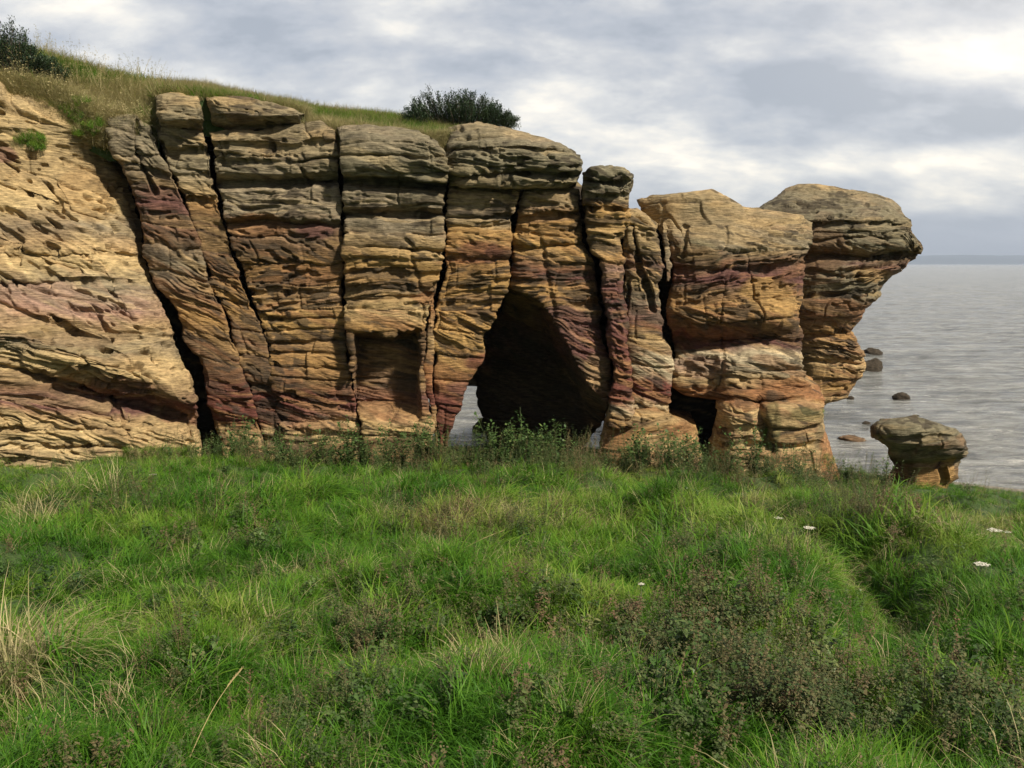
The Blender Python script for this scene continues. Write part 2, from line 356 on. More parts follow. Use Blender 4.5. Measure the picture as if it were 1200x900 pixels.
def rock_body(name, o, parent=None):
    """closed solid: traced left / right / top / bottom edges at its own distance, with bulge and thickness"""
    global VTOT
    L, R, TOP, BOT = o['L'], o['R'], o['top'], o['bot']
    if not isinstance(BOT, list): BOT = [(0, BOT)]
    if not isinstance(TOP, list): TOP = [(0, TOP)]
    res = o.get('res', .021)
    Yf = o['Y']; yref = Yf if not callable(Yf) else float(np.mean(Yf(np.array([600.]), np.array([300.]))))
    pys = [p[1] for p in TOP] + [p[1] for p in BOT]
    hpx = max(pys) - min(pys); ypix = yref / F
    nv = max(12, int(hpx * ypix / res))
    pyl = np.linspace(min(pys), max(pys), 20)
    wpx = float(np.max(curve([(q, p) for p, q in R], pyl) - curve([(q, p) for p, q in L], pyl)))
    nu = max(12, int(wpx * ypix / res * 1.12))
    bulge, p_, th = o.get('bulge', .5), o.get('pow', 3.), o.get('thick', 2.5)
    t = np.linspace(0, 1, nu)
    u = .62 * t + .38 * (.5 - .5 * np.cos(np.pi * t))
    v = np.linspace(0, 1, nv)
    U, Vv = np.meshgrid(u, v)
    Lc = lambda q: curve([(b, a) for a, b in L], q); Rc = lambda q: curve([(b, a) for a, b in R], q)
    py = 500 + 0 * U
    for _ in range(7):
        l, r = Lc(py), Rc(py); px = l + (r - l) * U
        py = .3 * py + .7 * (curve(BOT, px) + (curve(TOP, px) - curve(BOT, px)) * Vv)
    l, r = Lc(py), Rc(py)
    wob = o.get('wob', 2.8)
    px = l + (r - l) * U
    wb = wob * (noise(py * .05, 0 * py, 0 * py + o.get('seed', 0) * 3.3, 81) + .6 * noise(py * .14, 0 * py, 0 * py + o.get('seed', 0), 82) + .35 * noise(py * .4, 0 * py, 0 * py + o.get('seed', 0), 83))
    px = px + wb * (2 * np.abs(U - .5)) ** 3
    Yb = Yf(px, py) if callable(Yf) else Yf + 0 * px
    e = np.abs(2 * U - 1)
    Yb = Yb + bulge * (1 - (1 - np.minimum(e, .9995) ** p_) ** (1 / p_))
    # ledge profile: (py, recess m) list, soft noise on its line
    if 'prof' in o:
        qq = py + 5 * noise(px * .02, py * .01, 0 * px + o.get('seed', 0), 83)
        Yb = Yb + curve(o['prof'], qq)
    for (q0, dep, hw) in o.get('grooves', []):
        qq = py - q0 + 6 * noise(px * .018, 0 * px + q0, 0 * px, 84) + 2.5 * noise(px * .08, 0 * px + q0, 0 * px, 85)
        dd = dep * np.clip(.85 + .8 * noise(px * .025, 0 * px + q0, 0 * px, 86), .15, 1.4)
        Yb = Yb + dd * np.exp(-np.abs(qq / hw) ** 2.2)
    for (x0, y0, x1, y1, dep, hw) in o.get('cracks', []):
        dx, dy = x1 - x0, y1 - y0; LL = math.hypot(dx, dy)
        tt = ((px - x0) * dx + (py - y0) * dy) / LL / LL
        ss = ((px - x0) * dy - (py - y0) * dx) / LL + 2.2 * noise(py * .07, 0 * py + x0, 0 * py, 87)
        Yb = Yb + dep * np.exp(-(ss / hw) ** 2) * sstep(-.03, .05, tt) * sstep(1.05, .9, tt)
    for (x0, y0, x1, y1, dep, sf) in o.get('niches', []):
        wx = 2.5 * noise(py * .07, 0 * py, 0 * py, 88); wy = 4 * noise(px * .06, 0 * px, 0 * px, 89)
        m = sstep(x0 - sf, x0 + sf, px + wx) * sstep(x1 + sf, x1 - sf, px + wx) * sstep(y0 - sf, y0 + sf, py + wy) * sstep(y1 + 6 * sf, y1 - 3 * sf, py + wy)
        Yb = Yb + dep * m
    tr = o.get('tround', .35)
    if tr > 0:
        hh = (1 - Vv) * (curve(BOT, px) - curve(TOP, px)) * ypix        # metres below the top edge
        k = np.clip(1 - hh / tr, 0, .985)
        Yb = Yb + tr * (1 - np.sqrt(1 - k * k)) * 1.1
    front = P(px, py, Yb)
    # sides and back
    ns = max(4, int(th / .10)); nb = max(6, nu // 6)
    rings = [front]
    sh = o.get('shrink', .86)
    cx = (px[:, :1] + px[:, -1:]) / 2
    def back(pxe, fr, frac):
        pz = cx + (pxe - cx) * (1 - (1 - sh) * frac)
        W = P(pz, py[:, :1], fr[:, :1, 1] + th * frac)
        W[..., 2] = fr[:, :1, 2]
        return W
    pl = [front]
    PX = [px]; PY = [py]
    for j in range(1, ns + 1):
        pl.append(back(px[:, -1:], front[:, -1:], j / ns)); PX.append(px[:, -1:]); PY.append(py[:, -1:])
    A = pl[-1][:, 0]; B_ = back(px[:, :1], front[:, :1], 1.)[:, 0]
    for j in range(1, nb):
        w = j / nb
        W = A * (1 - w) + B_ * w; W = W[:, None, :].copy(); W[..., 1] += .3 * math.sin(math.pi * w)
        pl.append(W); PX.append(px[:, -1:] * (1 - w) + px[:, :1] * w); PY.append(py[:, :1])
    for j in range(ns, 0, -1):
        pl.append(back(px[:, :1], front[:, :1], j / ns)); PX.append(px[:, :1]); PY.append(py[:, :1])
    G = np.concatenate(pl, 1); GX = np.concatenate(PX, 1); GY = np.concatenate(PY, 1)
    # caps
    def cap(row, rx, ry, rise):
        c = row.mean(0); n = max(5, int(min(1.2, th) / .06))
        out, ox, oy = [], [], []
        for j in range(1, n + 1):
            k = 1 - (j / n) ** 1.0
            k = max(k, .01)
            w = row * k + (c * [1, 1, 0] + row * [0, 0, 1]) * (1 - k)
            w = w.copy(); w[:, 2] = row[:, 2] * k + (row[:, 2] * .4 + c[2] * .6) * (1 - k) + rise * math.sin((1 - k) * math.pi / 2)
            out.append(w); ox.append(rx); oy.append(ry)
        return out, ox, oy
    tc, tx, ty = cap(G[-1], GX[-1], GY[-1], o.get('rise', .12))
    bc, bx, by = cap(G[0], GX[0], GY[0], 0)
    G = np.concatenate([np.array(bc[::-1]), G, np.array(tc)], 0)
    GX = np.concatenate([np.array(bx[::-1]), GX, np.array(tx)], 0); GY = np.concatenate([np.array(by[::-1]), GY, np.array(ty)], 0)
    du = np.roll(G, -1, 1) - np.roll(G, 1, 1)
    dv = np.gradient(G, axis=0)
    Nn = np.cross(du, dv); Nn /= (np.linalg.norm(Nn, axis=-1, keepdims=True) + 1e-9)
    # keep normals tame on steep grooves
    for _ in range(3):
        Nn = (np.roll(Nn, 1, 1) + np.roll(Nn, -1, 1) + 2 * Nn); Nn[1:-1] = (Nn[:-2] + Nn[2:] + 2 * Nn[1:-1]) / 4
    Nn /= (np.linalg.norm(Nn, axis=-1, keepdims=True) + 1e-9)
    d = rock_disp(G, o, GX, GY) * o.get('disp', 1.0)
    # hold the traced outline: less displacement where the surface turns away
    face = np.clip(-Nn[..., 1] * 1.6, .38, 1)
    G2 = G + Nn * (d * face)[..., None]
    colr = rock_color(G, o, GX, GY, d)
    r, c = G.shape[:2]
    i = np.arange(r * c).reshape(r, c); ir = np.roll(i, -1, 1)
    Fq = np.stack([i[:-1], ir[:-1], ir[1:], i[1:]], -1).reshape(-1, 4)
    VTOT += r * c
    ob = obj(name, mesh_np(name, G2, Fq, ROCK, colr), parent)
    return ob

PAL['ochre'] = np.array((.34, .20, .08)); PAL['gold'] = np.array((.42, .265, .10)); PAL['orange'] = np.array((.31, .155, .07))
col_bands = [(110, 'grey'), (150, 'tan'), (200, 'grey'), (250, 'grey'), (285, 'brown'), (320, 'ochre'), (380, 'gold'), (430, 'ochre'), (455, 'orange'), (466, 'red'), (488, 'purple'), (497, 'tan'), (515, 'pale'), (560, 'tan')]

cliff = empty('sandstone_cliff', tuple(P(400, 535, 20.5)))
tag(cliff, 'tall jointed sandstone cliff with vertical cracks, an arch and a dark cave', 'cliff')
def cpart(name, o, label=None, kind=None):
    b = rock_body(name, o, cliff)
    b.matrix_parent_inverse = __import__('mathutils').Matrix.Translation(cliff.location).inverted()
    if label: b['label'] = label
    return b

crack_AB = [(118, 100), (122, 135), (128, 177), (144, 213), (158, 260), (164, 300), (180, 347), (201, 398), (222, 440), (231, 483), (236, 530), (238, 600)]
B_L = [(124, 100), (126, 137), (136, 177), (152, 213), (165, 260), (172, 300), (180, 322), (203, 357), (219, 403), (235, 427), (242, 457), (247, 483), (259, 523), (261, 600)]
B_R = [(178, 100), (181, 147), (188, 180), (199, 200), (214, 233), (234, 283), (244, 327), (263, 370), (279, 413), (290, 457), (307, 503), (312, 600)]
C_L = [(x + 1.2, y) for x, y in B_R]
C_R = [(236, 100), (241, 153), (246, 187), (251, 217), (259, 250), (273, 293), (281, 322), (298, 367), (315, 403), (324, 450), (332, 500), (336, 600)]
D_L = [(x + (2.5 if y < 380 else -1), y) for x, y in C_R]
D_R = [(390, 100), (392, 145), (398, 200), (401, 260), (402, 310), (401, 350), (405, 400), (412, 450), (422, 500), (426, 520), (428, 600)]
E_L = [(x + 1.5, y) for x, y in D_R]
E_R = [(503, 100), (506, 150), (521, 180), (523, 205), (519, 240), (519, 270), (518, 315), (509, 342), (503, 364), (498, 397), (494, 430), (500, 465), (509, 500), (512, 600)]
E2_L = [(503, 352), (500, 400), (495, 430), (501, 465), (509, 500), (514, 600)]
E2_R = [(507, 352), (507, 400), (508, 440), (509, 465), (513, 500), (518, 600)]
F_L = [(525, 100), (527, 205), (525, 240), (524, 270), (522, 315), (516, 342), (512, 364), (508, 397), (509, 450), (512, 500), (516, 600)]
F_R = [(612, 215), (607, 240), (600, 260), (597, 290), (595, 329), (587, 356), (574, 380), (567, 397), (565, 416), (557, 437), (547, 452), (542, 467), (536, 484), (527, 511), (524, 533), (522, 600)]
G_L = [(614, 215), (609, 240), (603, 260), (600, 290), (597, 329), (586, 365), (572, 400), (561, 430), (558, 465), (563, 490), (571, 515), (578, 545), (582, 600)]
G_R = [(672, 205), (680, 232), (680, 259), (686, 294), (694, 303), (700, 325), (704, 365), (708, 400), (715, 425), (718, 437), (717, 460), (714, 474), (706, 487), (698, 503), (687, 520), (681, 540), (678, 600)]
H_L = [(681, 190), (684, 232), (685, 259), (691, 294), (699, 303), (704, 325), (708, 365), (713, 400), (719, 425), (717, 445), (712, 478), (712, 520)]
H_R = [(741, 190), (742, 206), (740, 215), (741, 226), (738, 246), (738, 257), (733, 270), (727, 286), (731, 303), (734, 340), (736, 400), (740, 440), (742, 520)]
I_L = [(728, 230), (729, 290), (731, 340), (733, 400), (735, 440), (735, 520)]
I_R = [(772, 240), (771, 263), (769, 279), (775, 299), (778, 314), (773, 330), (775, 370), (776, 397), (787, 412), (789, 432), (785, 457), (781, 480), (790, 520)]

# buttress -----------------------------------------------------------------------------------
def butt_Y(px, py):
    y = 17.2 + np.clip(px, -150, 260) / 260 * 1.6
    y = y + 2.3 * sstep(545, 90, py) ** 1.1
    y = y + .5 * np.exp(-((py - 462 - (px - 120) * .28) / 12) ** 2) * sstep(0, 90, px)        # undercut ledge
    y = y - .35 * np.exp(-((py - 425 - (px - 120) * .35) / 24) ** 2)
    y = y + .012 * np.clip(px - (137 + (py - 337) * .55), 0, 80) * sstep(140, 200, py)                  # turned right-hand facet
    return y
butt = rock_body('rock_buttress', dict(val=1.04, L=[(-190, 90), (-190, 620)], R=crack_AB, top=[(-190, 60), (0, 98), (12, 112), (60, 116), (95, 138), (125, 150), (160, 175)], bot=600, Y=butt_Y,
    bulge=.5, pow=4, thick=4.5, dip=.30, rough=1.45, pits=.6, lump=1.4, seed=1, tround=.6, lichen=.45, stain=.45, crust=.3, grey0=240,
    bands=[(90, 'tan'), (160, 'pale'), (200, 'tan'), (235, 'pale'), (262, 'grey'), (285, 'tan'), (310, 'pale'), (335, 'grey'), (355, 'pinkish'), (380, 'tan'), (400, 'grey'), (420, 'pale'), (440, 'tan'), (452, 'brown'), (468, 'purple'), (480, 'tan'), (510, 'pale'), (600, 'cream')],
    blobs=[(240, 485, 50, 14, 'red', .7), (150, 455, 60, 9, 'red', .5), (40, 340, 70, 12, 'pinkish', .6), (40, 270, 60, 22, 'brown', .35), (90, 395, 80, 10, 'brown', .45), (10, 440, 60, 8, 'umber', .5), (100, 230, 40, 30, 'ochre', .35), (0, 180, 20, 12, 'purple', .7), (200, 520, 40, 25, 'tan', .5), (185, 400, 22, 75, 'tan', .3)],
    cracks=[(-10, 282, 95, 318, .13, 3), (20, 225, 125, 262, .1, 2.5), (-10, 350, 130, 405, .14, 3), (60, 372, 150, 420, .1, 2.5), (-10, 425, 110, 455, .15, 3), (95, 452, 215, 492, .25, 4), (130, 462, 152, 510, .3, 3), (215, 485, 226, 512, .2, 2), (60, 455, 125, 470, .3, 4)],
    grooves=[(330, .12, 3), (300, .10, 3), (500, .15, 3), (525, .12, 2.5)]))
tag(butt, 'broad pale yellow rock buttress leaning beside the widest dark crack', 'rock face')

# jointed columns --------------------------------------------------------------------------------
cpart('rock_column', dict(L=B_L, R=B_R, top=[(120, 140), (128, 136), (160, 134), (182, 148)], bot=570, Y=20.0, bulge=.26, pow=7, thick=2.2, seed=2, dip=.25, pits=.2,
    bands=[(130, 'grey'), (180, 'grey'), (215, 'brown'), (240, 'purple'), (280, 'umber'), (310, 'grey'), (340, 'brown'), (370, 'ochre'), (400, 'umber'), (430, 'umber'), (460, 'red'), (490, 'red'), (500, 'tan'), (560, 'pale')],
    cracks=[(158, 140, 163, 185, .25, 1.8), (163, 185, 182, 228, .25, 1.8)], grooves=[(180, .12, 2.5), (205, .15, 3), (290, .12, 3)]))
cpart('rock_column', dict(L=C_L, R=C_R, top=[(181, 150), (190, 145), (215, 147), (242, 156)], bot=570, Y=20.1, bulge=.26, pow=7, thick=2.2, seed=3, dip=.2, pits=.3,
    bands=[(130, 'grey'), (165, 'tan'), (200, 'grey'), (225, 'tan'), (240, 'ochre'), (275, 'umber'), (310, 'umber'), (350, 'ochre'), (390, 'brown'), (420, 'umber'), (455, 'umber'), (466, 'red'), (490, 'red'), (500, 'tan'), (560, 'pale')],
    grooves=[(178, .2, 4), (205, .12, 3), (232, .12, 2.5)]))
cpart('rock_column', dict(L=D_L, R=D_R, top=[(246, 153), (262, 150), (285, 150), (320, 146), (355, 142), (375, 141), (395, 152)], bot=570, Y=19.9, bulge=.26, pow=7, thick=2.2, seed=4, dip=.02, pits=.35, rough=1.1,
    bands=[(110, 'grey'), (160, 'tan'), (200, 'grey'), (258, 'grey'), (268, 'brown'), (290, 'umber'), (315, 'ochre'), (345, 'brown'), (375, 'gold'), (400, 'umber'), (425, 'ochre'), (448, 'umber'), (462, 'red'), (486, 'purple'), (496, 'tan'), (515, 'pale'), (560, 'tan')],
    blobs=[(370, 268, 26, 12, 'purple', .8), (305, 445, 18, 40, 'moss', .35), (300, 265, 40, 14, 'orange', .5), (375, 440, 30, 20, 'ochre', .4), (410, 400, 12, 40, 'grey', .4)],
    prof=[(140, 0), (186, .0), (205, .05), (216, .5), (222, .1), (255, 0), (262, .38), (268, .15), (400, .15), (460, .05), (492, .25), (498, .0), (560, -.15)],
    cracks=[(352, 196, 364, 218, .2, 2)], grooves=[(170, .10, 3), (188, .12, 2.5), (345, .12, 2.5), (372, .14, 2.5), (400, .12, 2.5), (430, .1, 2.5)]))
cpart('rock_column', dict(L=E_L, R=E_R, top=[(395, 150), (405, 146), (450, 149), (490, 152), (512, 163), (523, 176)], bot=570, Y=19.75, bulge=.26, pow=7, thick=2.4, seed=5, dip=.02, pits=.45, rough=1.1,
    bands=[(110, 'grey'), (160, 'grey'), (205, 'ggrey'), (235, 'grey'), (262, 'grey'), (290, 'tan'), (310, 'gold'), (335, 'brown'), (360, 'pale'), (385, 'ochre'), (400, 'umber'), (440, 'umber'), (450, 'brown'), (470, 'purple'), (480, 'umber'), (492, 'tan'), (515, 'pale'), (560, 'orange')],
    blobs=[(455, 320, 45, 8, 'dark', .6), (500, 350, 20, 8, 'orange', .7), (440, 395, 50, 8, 'dark', .5), (460, 480, 50, 16, 'orange', .5)],
    prof=[(140, .15), (156, .05), (165, -.22), (195, -.25), (208, -.15), (216, .68), (222, .22), (228, .0), (243, .05), (251, .42), (257, .05), (330, 0), (345, .15), (352, 0), (385, -.1), (560, -.1)],
    niches=[(416, 391, 491, 478, .85, 3.5)], grooves=[(183, .12, 2.5), (290, .14, 2.5), (322, .16, 3), (350, .1, 2)]))
cpart('rock_column', dict(L=E2_L, R=E2_R, top=352, bot=560, Y=19.9, bulge=.15, thick=1.2, seed=6, pits=.3, lichen=0, res=.02, tround=.15, lump=.4, disp=.6,
    bands=[(350, 'orange'), (400, 'tan'), (430, 'orange'), (470, 'red'), (500, 'tan'), (560, 'red')]), 'thin sliver of orange rock between two cracks')
cpart('rock_column', dict(L=F_L, R=F_R, top=[(520, 215), (560, 218), (600, 220), (613, 224)], bot=570, Y=19.95, bulge=.26, pow=7, thick=3.2, seed=7, dip=.05, pits=.25, stain=.8,
    bands=[(200, 'pinkish'), (225, 'tan'), (250, 'grey'), (268, 'gold'), (300, 'orange'), (330, 'gold'), (355, 'ochre'), (400, 'gold'), (425, 'ochre'), (440, 'orange'), (470, 'red'), (500, 'red'), (530, 'red'), (560, 'red')],
    blobs=[(585, 251, 20, 7, 'dark', .7), (565, 295, 28, 14, 'red', .55), (575, 425, 34, 12, 'red', .75), (520, 500, 34, 44, 'red', .75), (545, 455, 22, 10, 'purple', .6), (570, 350, 40, 8, 'brown', .5)],
    prof=[(215, .1), (255, .0), (262, .15), (268, 0), (350, 0), (353, .12), (360, 0), (600, 0)], grooves=[(256, .2, 2.5), (300, .1, 3)]))
# cap rock above the arch
cpart('rock_block', dict(L=[(527, 130), (522, 185), (523, 200), (528, 222)], R=[(640, 130), (680, 180), (684, 200), (676, 214), (660, 224)], top=[(515, 152), (530, 147), (560, 143), (600, 150), (640, 158), (660, 168), (678, 180), (690, 190)],
    bot=[(515, 216), (600, 219), (690, 221)], Y=19.55, bulge=.7, pow=3.5, thick=4.2, seed=8, dip=-.05, pits=.6, rough=1.2, stain=0, tround=.5,
    bands=[(140, 'tan'), (165, 'grey'), (190, 'ggrey'), (205, 'ggrey'), (222, 'tan')], prof=[(140, .5), (165, .25), (172, .0), (200, .0), (206, .35), (214, .1), (225, .35)], grooves=[(178, .12, 2.5)]),
    'wide grey cap block over the cave')
def G_Y(px, py):
    line = np.interp(px, [560, 600, 635, 660, 690, 716], [325, 335, 352, 392, 452, 480])
    dd = np.clip(py - line, 0, 200)
    return 20.0 + 3.3 * (1 - np.exp(-dd / 26.)) + .4 * sstep(620, 575, px) * sstep(300, 360, py)
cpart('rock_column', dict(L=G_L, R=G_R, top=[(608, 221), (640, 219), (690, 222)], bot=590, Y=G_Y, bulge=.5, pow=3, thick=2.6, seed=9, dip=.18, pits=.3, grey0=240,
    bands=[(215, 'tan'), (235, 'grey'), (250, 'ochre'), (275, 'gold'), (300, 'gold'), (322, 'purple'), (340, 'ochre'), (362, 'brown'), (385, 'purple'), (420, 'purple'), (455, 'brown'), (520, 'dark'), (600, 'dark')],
    blobs=[(640, 250, 45, 10, 'brown', .5), (650, 235, 40, 8, 'tan', .5), (618, 475, 72, 80, 'dark', .9), (655, 380, 40, 22, 'purple', .5), (610, 400, 40, 30, 'dark', .5), (640, 300, 26, 9, 'brown', .5), (700, 435, 16, 20, 'tan', .4)],  # dark blobs and lowest bands put cave shade into the colour
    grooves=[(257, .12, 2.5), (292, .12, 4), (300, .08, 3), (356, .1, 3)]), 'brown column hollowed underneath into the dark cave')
cpart('rock_column', dict(L=H_L, R=H_R, top=[(682, 203), (692, 196), (712, 192), (735, 196), (742, 204)], bot=500, Y=19.7, bulge=.4, pow=3.4, thick=3.4, seed=10, dip=.1, pits=.35, grey0=250, tround=.3,
    bands=[(190, 'ggrey'), (215, 'ggrey'), (228, 'grey'), (238, 'ochre'), (262, 'gold'), (285, 'tan'), (302, 'ochre'), (320, 'pinkish'), (335, 'purple'), (380, 'purple'), (430, 'red'), (470, 'red'), (480, 'cream'), (500, 'ochre')],
    prof=[(190, .05), (200, -.1), (211, -.05), (214, .25), (217, .02), (226, .0), (229, .2), (240, .15), (270, .1), (285, .2), (300, .1), (470, 0), (500, -.1)], grooves=[(244, .1, 2), (262, .12, 3)]))
cpart('rock_column', dict(L=I_L, R=I_R, top=[(728, 246), (745, 243), (758, 250), (770, 262)], bot=505, Y=20.1, bulge=.35, pow=3.4, thick=3.0, seed=11, dip=.2, pits=.25, grey0=340, lichen=.5,
    bands=[(240, 'tan'), (290, 'tan'), (315, 'purple'), (335, 'tan'), (355, 'grey'), (370, 'pinkish'), (385, 'red'), (400, 'tan'), (414, 'brown'), (422, 'cream'), (440, 'cream'), (448, 'red'), (466, 'red'), (474, 'cream'), (490, 'ochre'), (520, 'tan')],
    cracks=[(741, 262, 750, 310, .3, 2), (750, 310, 768, 366, .3, 2), (735, 330, 733, 460, .15, 2)], grooves=[(313, .08, 2), (472, .12, 3)]))
cpart('boulder', dict(L=[(722, 470), (708, 488), (703, 520), (704, 545), (700, 620)], R=[(778, 470), (783, 482), (803, 490), (815, 500), (820, 525), (822, 545), (826, 620)], top=[(704, 492), (722, 484), (750, 478), (782, 472), (800, 488), (822, 508)],
    bot=610, Y=lambda px, py: 19.9 - .5 * sstep(480, 560, py), bulge=.7, pow=2.4, thick=2.4, seed=12, dip=-.1, pits=.2, rough=.8, lump=.8, grey0=0,
    bands=[(470, 'ochre'), (490, 'tan'), (500, 'ochre'), (530, 'tan'), (560, 'tan'), (620, 'brown')], blobs=[(722, 530, 20, 30, 'orange', .7), (770, 520, 30, 12, 'pale', .5)]), 'rounded tan foot under the purple columns')
# thin pillar and top blocks
cpart('rock_column', dict(L=[(775, 262), (778, 300), (781, 330)], R=[(781, 262), (784, 285), (785, 330)], top=[(774, 264), (783, 264)], bot=330, Y=20.9, bulge=.1, thick=1.2, seed=13, res=.02, tround=.1, lump=.3, disp=.4, bands=[(260, 'tan'), (300, 'grey'), (340, 'brown')]))
cpart('rock_block', dict(L=[(181, 105), (183, 130), (190, 150)], R=[(228, 105), (238, 130), (241, 152)], top=[(180, 114), (190, 110), (215, 110), (232, 112)], bot=[(180, 150), (240, 158)], Y=19.75, bulge=.4, thick=1.6, seed=14, pits=.4, stain=0, tround=.25, bands=[(110, 'tan'), (140, 'grey'), (155, 'purple')], prof=[(110, 0), (141, 0), (150, .35), (158, .6)]), 'small squarish block on top of the second column')
cpart('rock_block', dict(L=[(237, 105), (242, 130), (247, 151)], R=[(345, 105), (357, 130), (354, 150)], top=[(237, 114), (250, 112), (290, 114), (320, 119), (345, 126), (356, 133)], bot=[(240, 157), (300, 154), (355, 148)], Y=19.75, bulge=.5, thick=1.6, seed=15, pits=.4, stain=0, tround=.3, bands=[(110, 'tan'), (140, 'grey'), (150, 'brown')], prof=[(110, 0), (136, 0), (147, .35), (157, .7)]), 'long low block capping the third column')
# body of the cliff behind the columns (shade of the joints put into its dark colour), and the roof of the arch
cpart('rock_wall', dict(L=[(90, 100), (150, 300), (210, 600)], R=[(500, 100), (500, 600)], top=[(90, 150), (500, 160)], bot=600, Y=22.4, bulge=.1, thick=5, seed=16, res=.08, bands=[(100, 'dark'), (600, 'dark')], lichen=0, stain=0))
cpart('rock_wall', dict(L=[(500, 150), (500, 400)], R=[(760, 150), (762, 470)], top=[(500, 165), (560, 160), (640, 175), (680, 215), (740, 260), (765, 285)], bot=[(500, 455), (535, 440), (548, 405), (590, 385), (700, 455), (770, 475)], Y=lambda px, py: 23.9 + 0 * px, bulge=.1, thick=2.2, seed=17, res=.06, bands=[(100, 'dark'), (600, 'dark')], lichen=0, stain=0))  # same dark colour carries the shade under the arch

# middle stack ---------------------------------------------------------------------------------
K = empty('rock_stack', tuple(P(880, 556, 22.2)))
tag(K, 'red-banded rock stack, flat topped, between the arch and the overhanging headland', 'rock stack')
import mathutils
def kpart(par, name, o, label=None):
    b = rock_body(name, o, par); b.matrix_parent_inverse = mathutils.Matrix.Translation(par.location).inverted()
    if label: b['label'] = label
    return b
def K_Y(px, py):
    y = 21.2 + .6 * sstep(790, 745, px) + 0 * py
    y = y + .9 * sstep(305, 235, py)                          # rounded shoulder above
    y = y + .55 * np.exp(-((py - 398 + (px - 860) * .10) / 10) ** 2) * sstep(950, 850, px) - .25 * np.exp(-((py - 370 - (px - 860) * .02) / 16) ** 2)
    y = y - .5 * sstep(405, 425, py) * sstep(830, 860, px) - .75 * sstep(455, 485, py)
    return y
kpart(K, 'rock_mass', dict(L=[(740, 225), (760, 260), (784, 285), (783, 330), (780, 360), (784, 395), (791, 415), (786, 432), (784, 452), (800, 462), (838, 468), (842, 485), (836, 505), (832, 530), (826, 620)],
    R=[(945, 225), (952, 262), (953, 285), (945, 305), (940, 330), (942, 350), (937, 380), (938, 407), (943, 440), (950, 457), (963, 462), (966, 483), (968, 503), (973, 523), (978, 545), (984, 560), (1000, 620)],
    top=[(735, 236), (745, 234), (765, 229), (800, 227), (833, 223), (850, 231), (872, 243), (905, 249), (940, 251), (955, 264)], bot=610, Y=K_Y, bulge=.75, pow=3.2, thick=3.2, seed=20, dip=-.02, pits=.35, grey0=310, lichen=.9, tround=.5, lump=1.3,
    bands=[(220, 'tan'), (250, 'tan'), (290, 'grey'), (305, 'brown'), (318, 'purple'), (332, 'purple'), (345, 'brown'), (362, 'ochre'), (380, 'brown'), (392, 'red'), (404, 'purple'), (412, 'cream'), (430, 'grey'), (445, 'tan'), (455, 'orange'), (468, 'orange'), (480, 'tan'), (510, 'pale'), (560, 'tan')],
    blobs=[(905, 345, 38, 24, 'gold', .7), (830, 322, 36, 10, 'purple', .6), (815, 300, 30, 22, 'moss', .3), (925, 455, 28, 14, 'orange', .6), (905, 500, 10, 30, 'moss', .5), (945, 486, 24, 7, 'moss', .5), (975, 540, 14, 36, 'orange', .8), (820, 430, 34, 14, 'pinkish', .5)],
    grooves=[(314, .22, 3.5), (442, .1, 2.5), (470, .16, 3), (500, .14, 3), (520, .15, 3)], cracks=[(847, 330, 846, 440, .1, 2), (803, 262, 800, 300, .15, 2), (886, 468, 904, 535, .35, 6), (846, 440, 838, 470, .15, 3)]))
kpart(K, 'boulder', dict(L=[(842, 530), (836, 560), (832, 600)], R=[(905, 528), (918, 545), (925, 600)], top=[(835, 542), (860, 534), (895, 536), (920, 548)], bot=600, Y=21.0, bulge=.4, pow=2.2, thick=1.5, seed=22, pits=.1, rough=.7, bands=[(520, 'cream'), (600, 'tan')], grey0=0, tround=.3), 'pale smooth block at the foot of the stack')
kpart(K, 'rock_wall', dict(L=[(762, 200), (768, 600)], R=[(850, 200), (850, 600)], top=[(760, 268), (850, 262)], bot=600, Y=23.6, bulge=.1, thick=1.5, seed=23, res=.06, bands=[(100, 'dark'), (600, 'dark')], lichen=0, stain=0))  # backing rock coloured dark to paint the shade of the cleft
# overhanging headland -------------------------------------------------------------------------
def L_Y(px, py):
    return 25.0 + 1.6 * sstep(262, 215, py) + 1.3 * sstep(300, 470, py) + .5 * sstep(960, 900, px) + .4 * np.exp(-((py - 300) / 8) ** 2)
head = rock_body('overhanging_rock', dict(L=[(890, 210), (886, 245), (900, 300), (915, 400), (930, 470), (935, 600)],
    R=[(1050, 225), (1057, 242), (1058, 252), (1067, 262), (1070, 275), (1079, 291), (1072, 300), (1062, 306), (1057, 318), (1046, 323), (1035, 335), (1030, 347), (1013, 362), (1010, 371), (1000, 382), (995, 392), (1003, 396), (1007, 408), (1012, 416), (1010, 440), (1004, 453), (994, 466), (969, 472), (955, 482), (950, 600)],
    top=[(885, 246), (905, 234), (920, 221), (935, 216), (960, 215), (990, 221), (1020, 226), (1045, 233), (1060, 243), (1080, 292)], bot=590, Y=L_Y, bulge=.9, pow=2.8, thick=3.4, seed=25, dip=-.03, pits=.35, rough=1.25, grey0=350, lichen=1.1, tround=.6, wob=1.2,
    bands=[(210, 'tan'), (235, 'grey'), (265, 'grey'), (285, 'ggrey'), (298, 'umber'), (308, 'purple'), (320, 'grey'), (345, 'ggrey'), (360, 'umber'), (375, 'brown'), (392, 'ochre'), (402, 'brown'), (430, 'tan'), (450, 'ochre'), (468, 'tan'), (480, 'brown')],
    blobs=[(955, 290, 40, 34, 'umber', .8), (985, 345, 26, 5, 'dark', .7), (1020, 322, 24, 9, 'gold', .5)], grooves=[(262, .22, 3), (280, .12, 2), (298, .2, 3), (322, .14, 3), (345, .1, 3), (395, .16, 4), (425, .12, 2.5)]))
tag(head, 'farthest rock headland whose beak overhangs the open sea', 'rock stack')
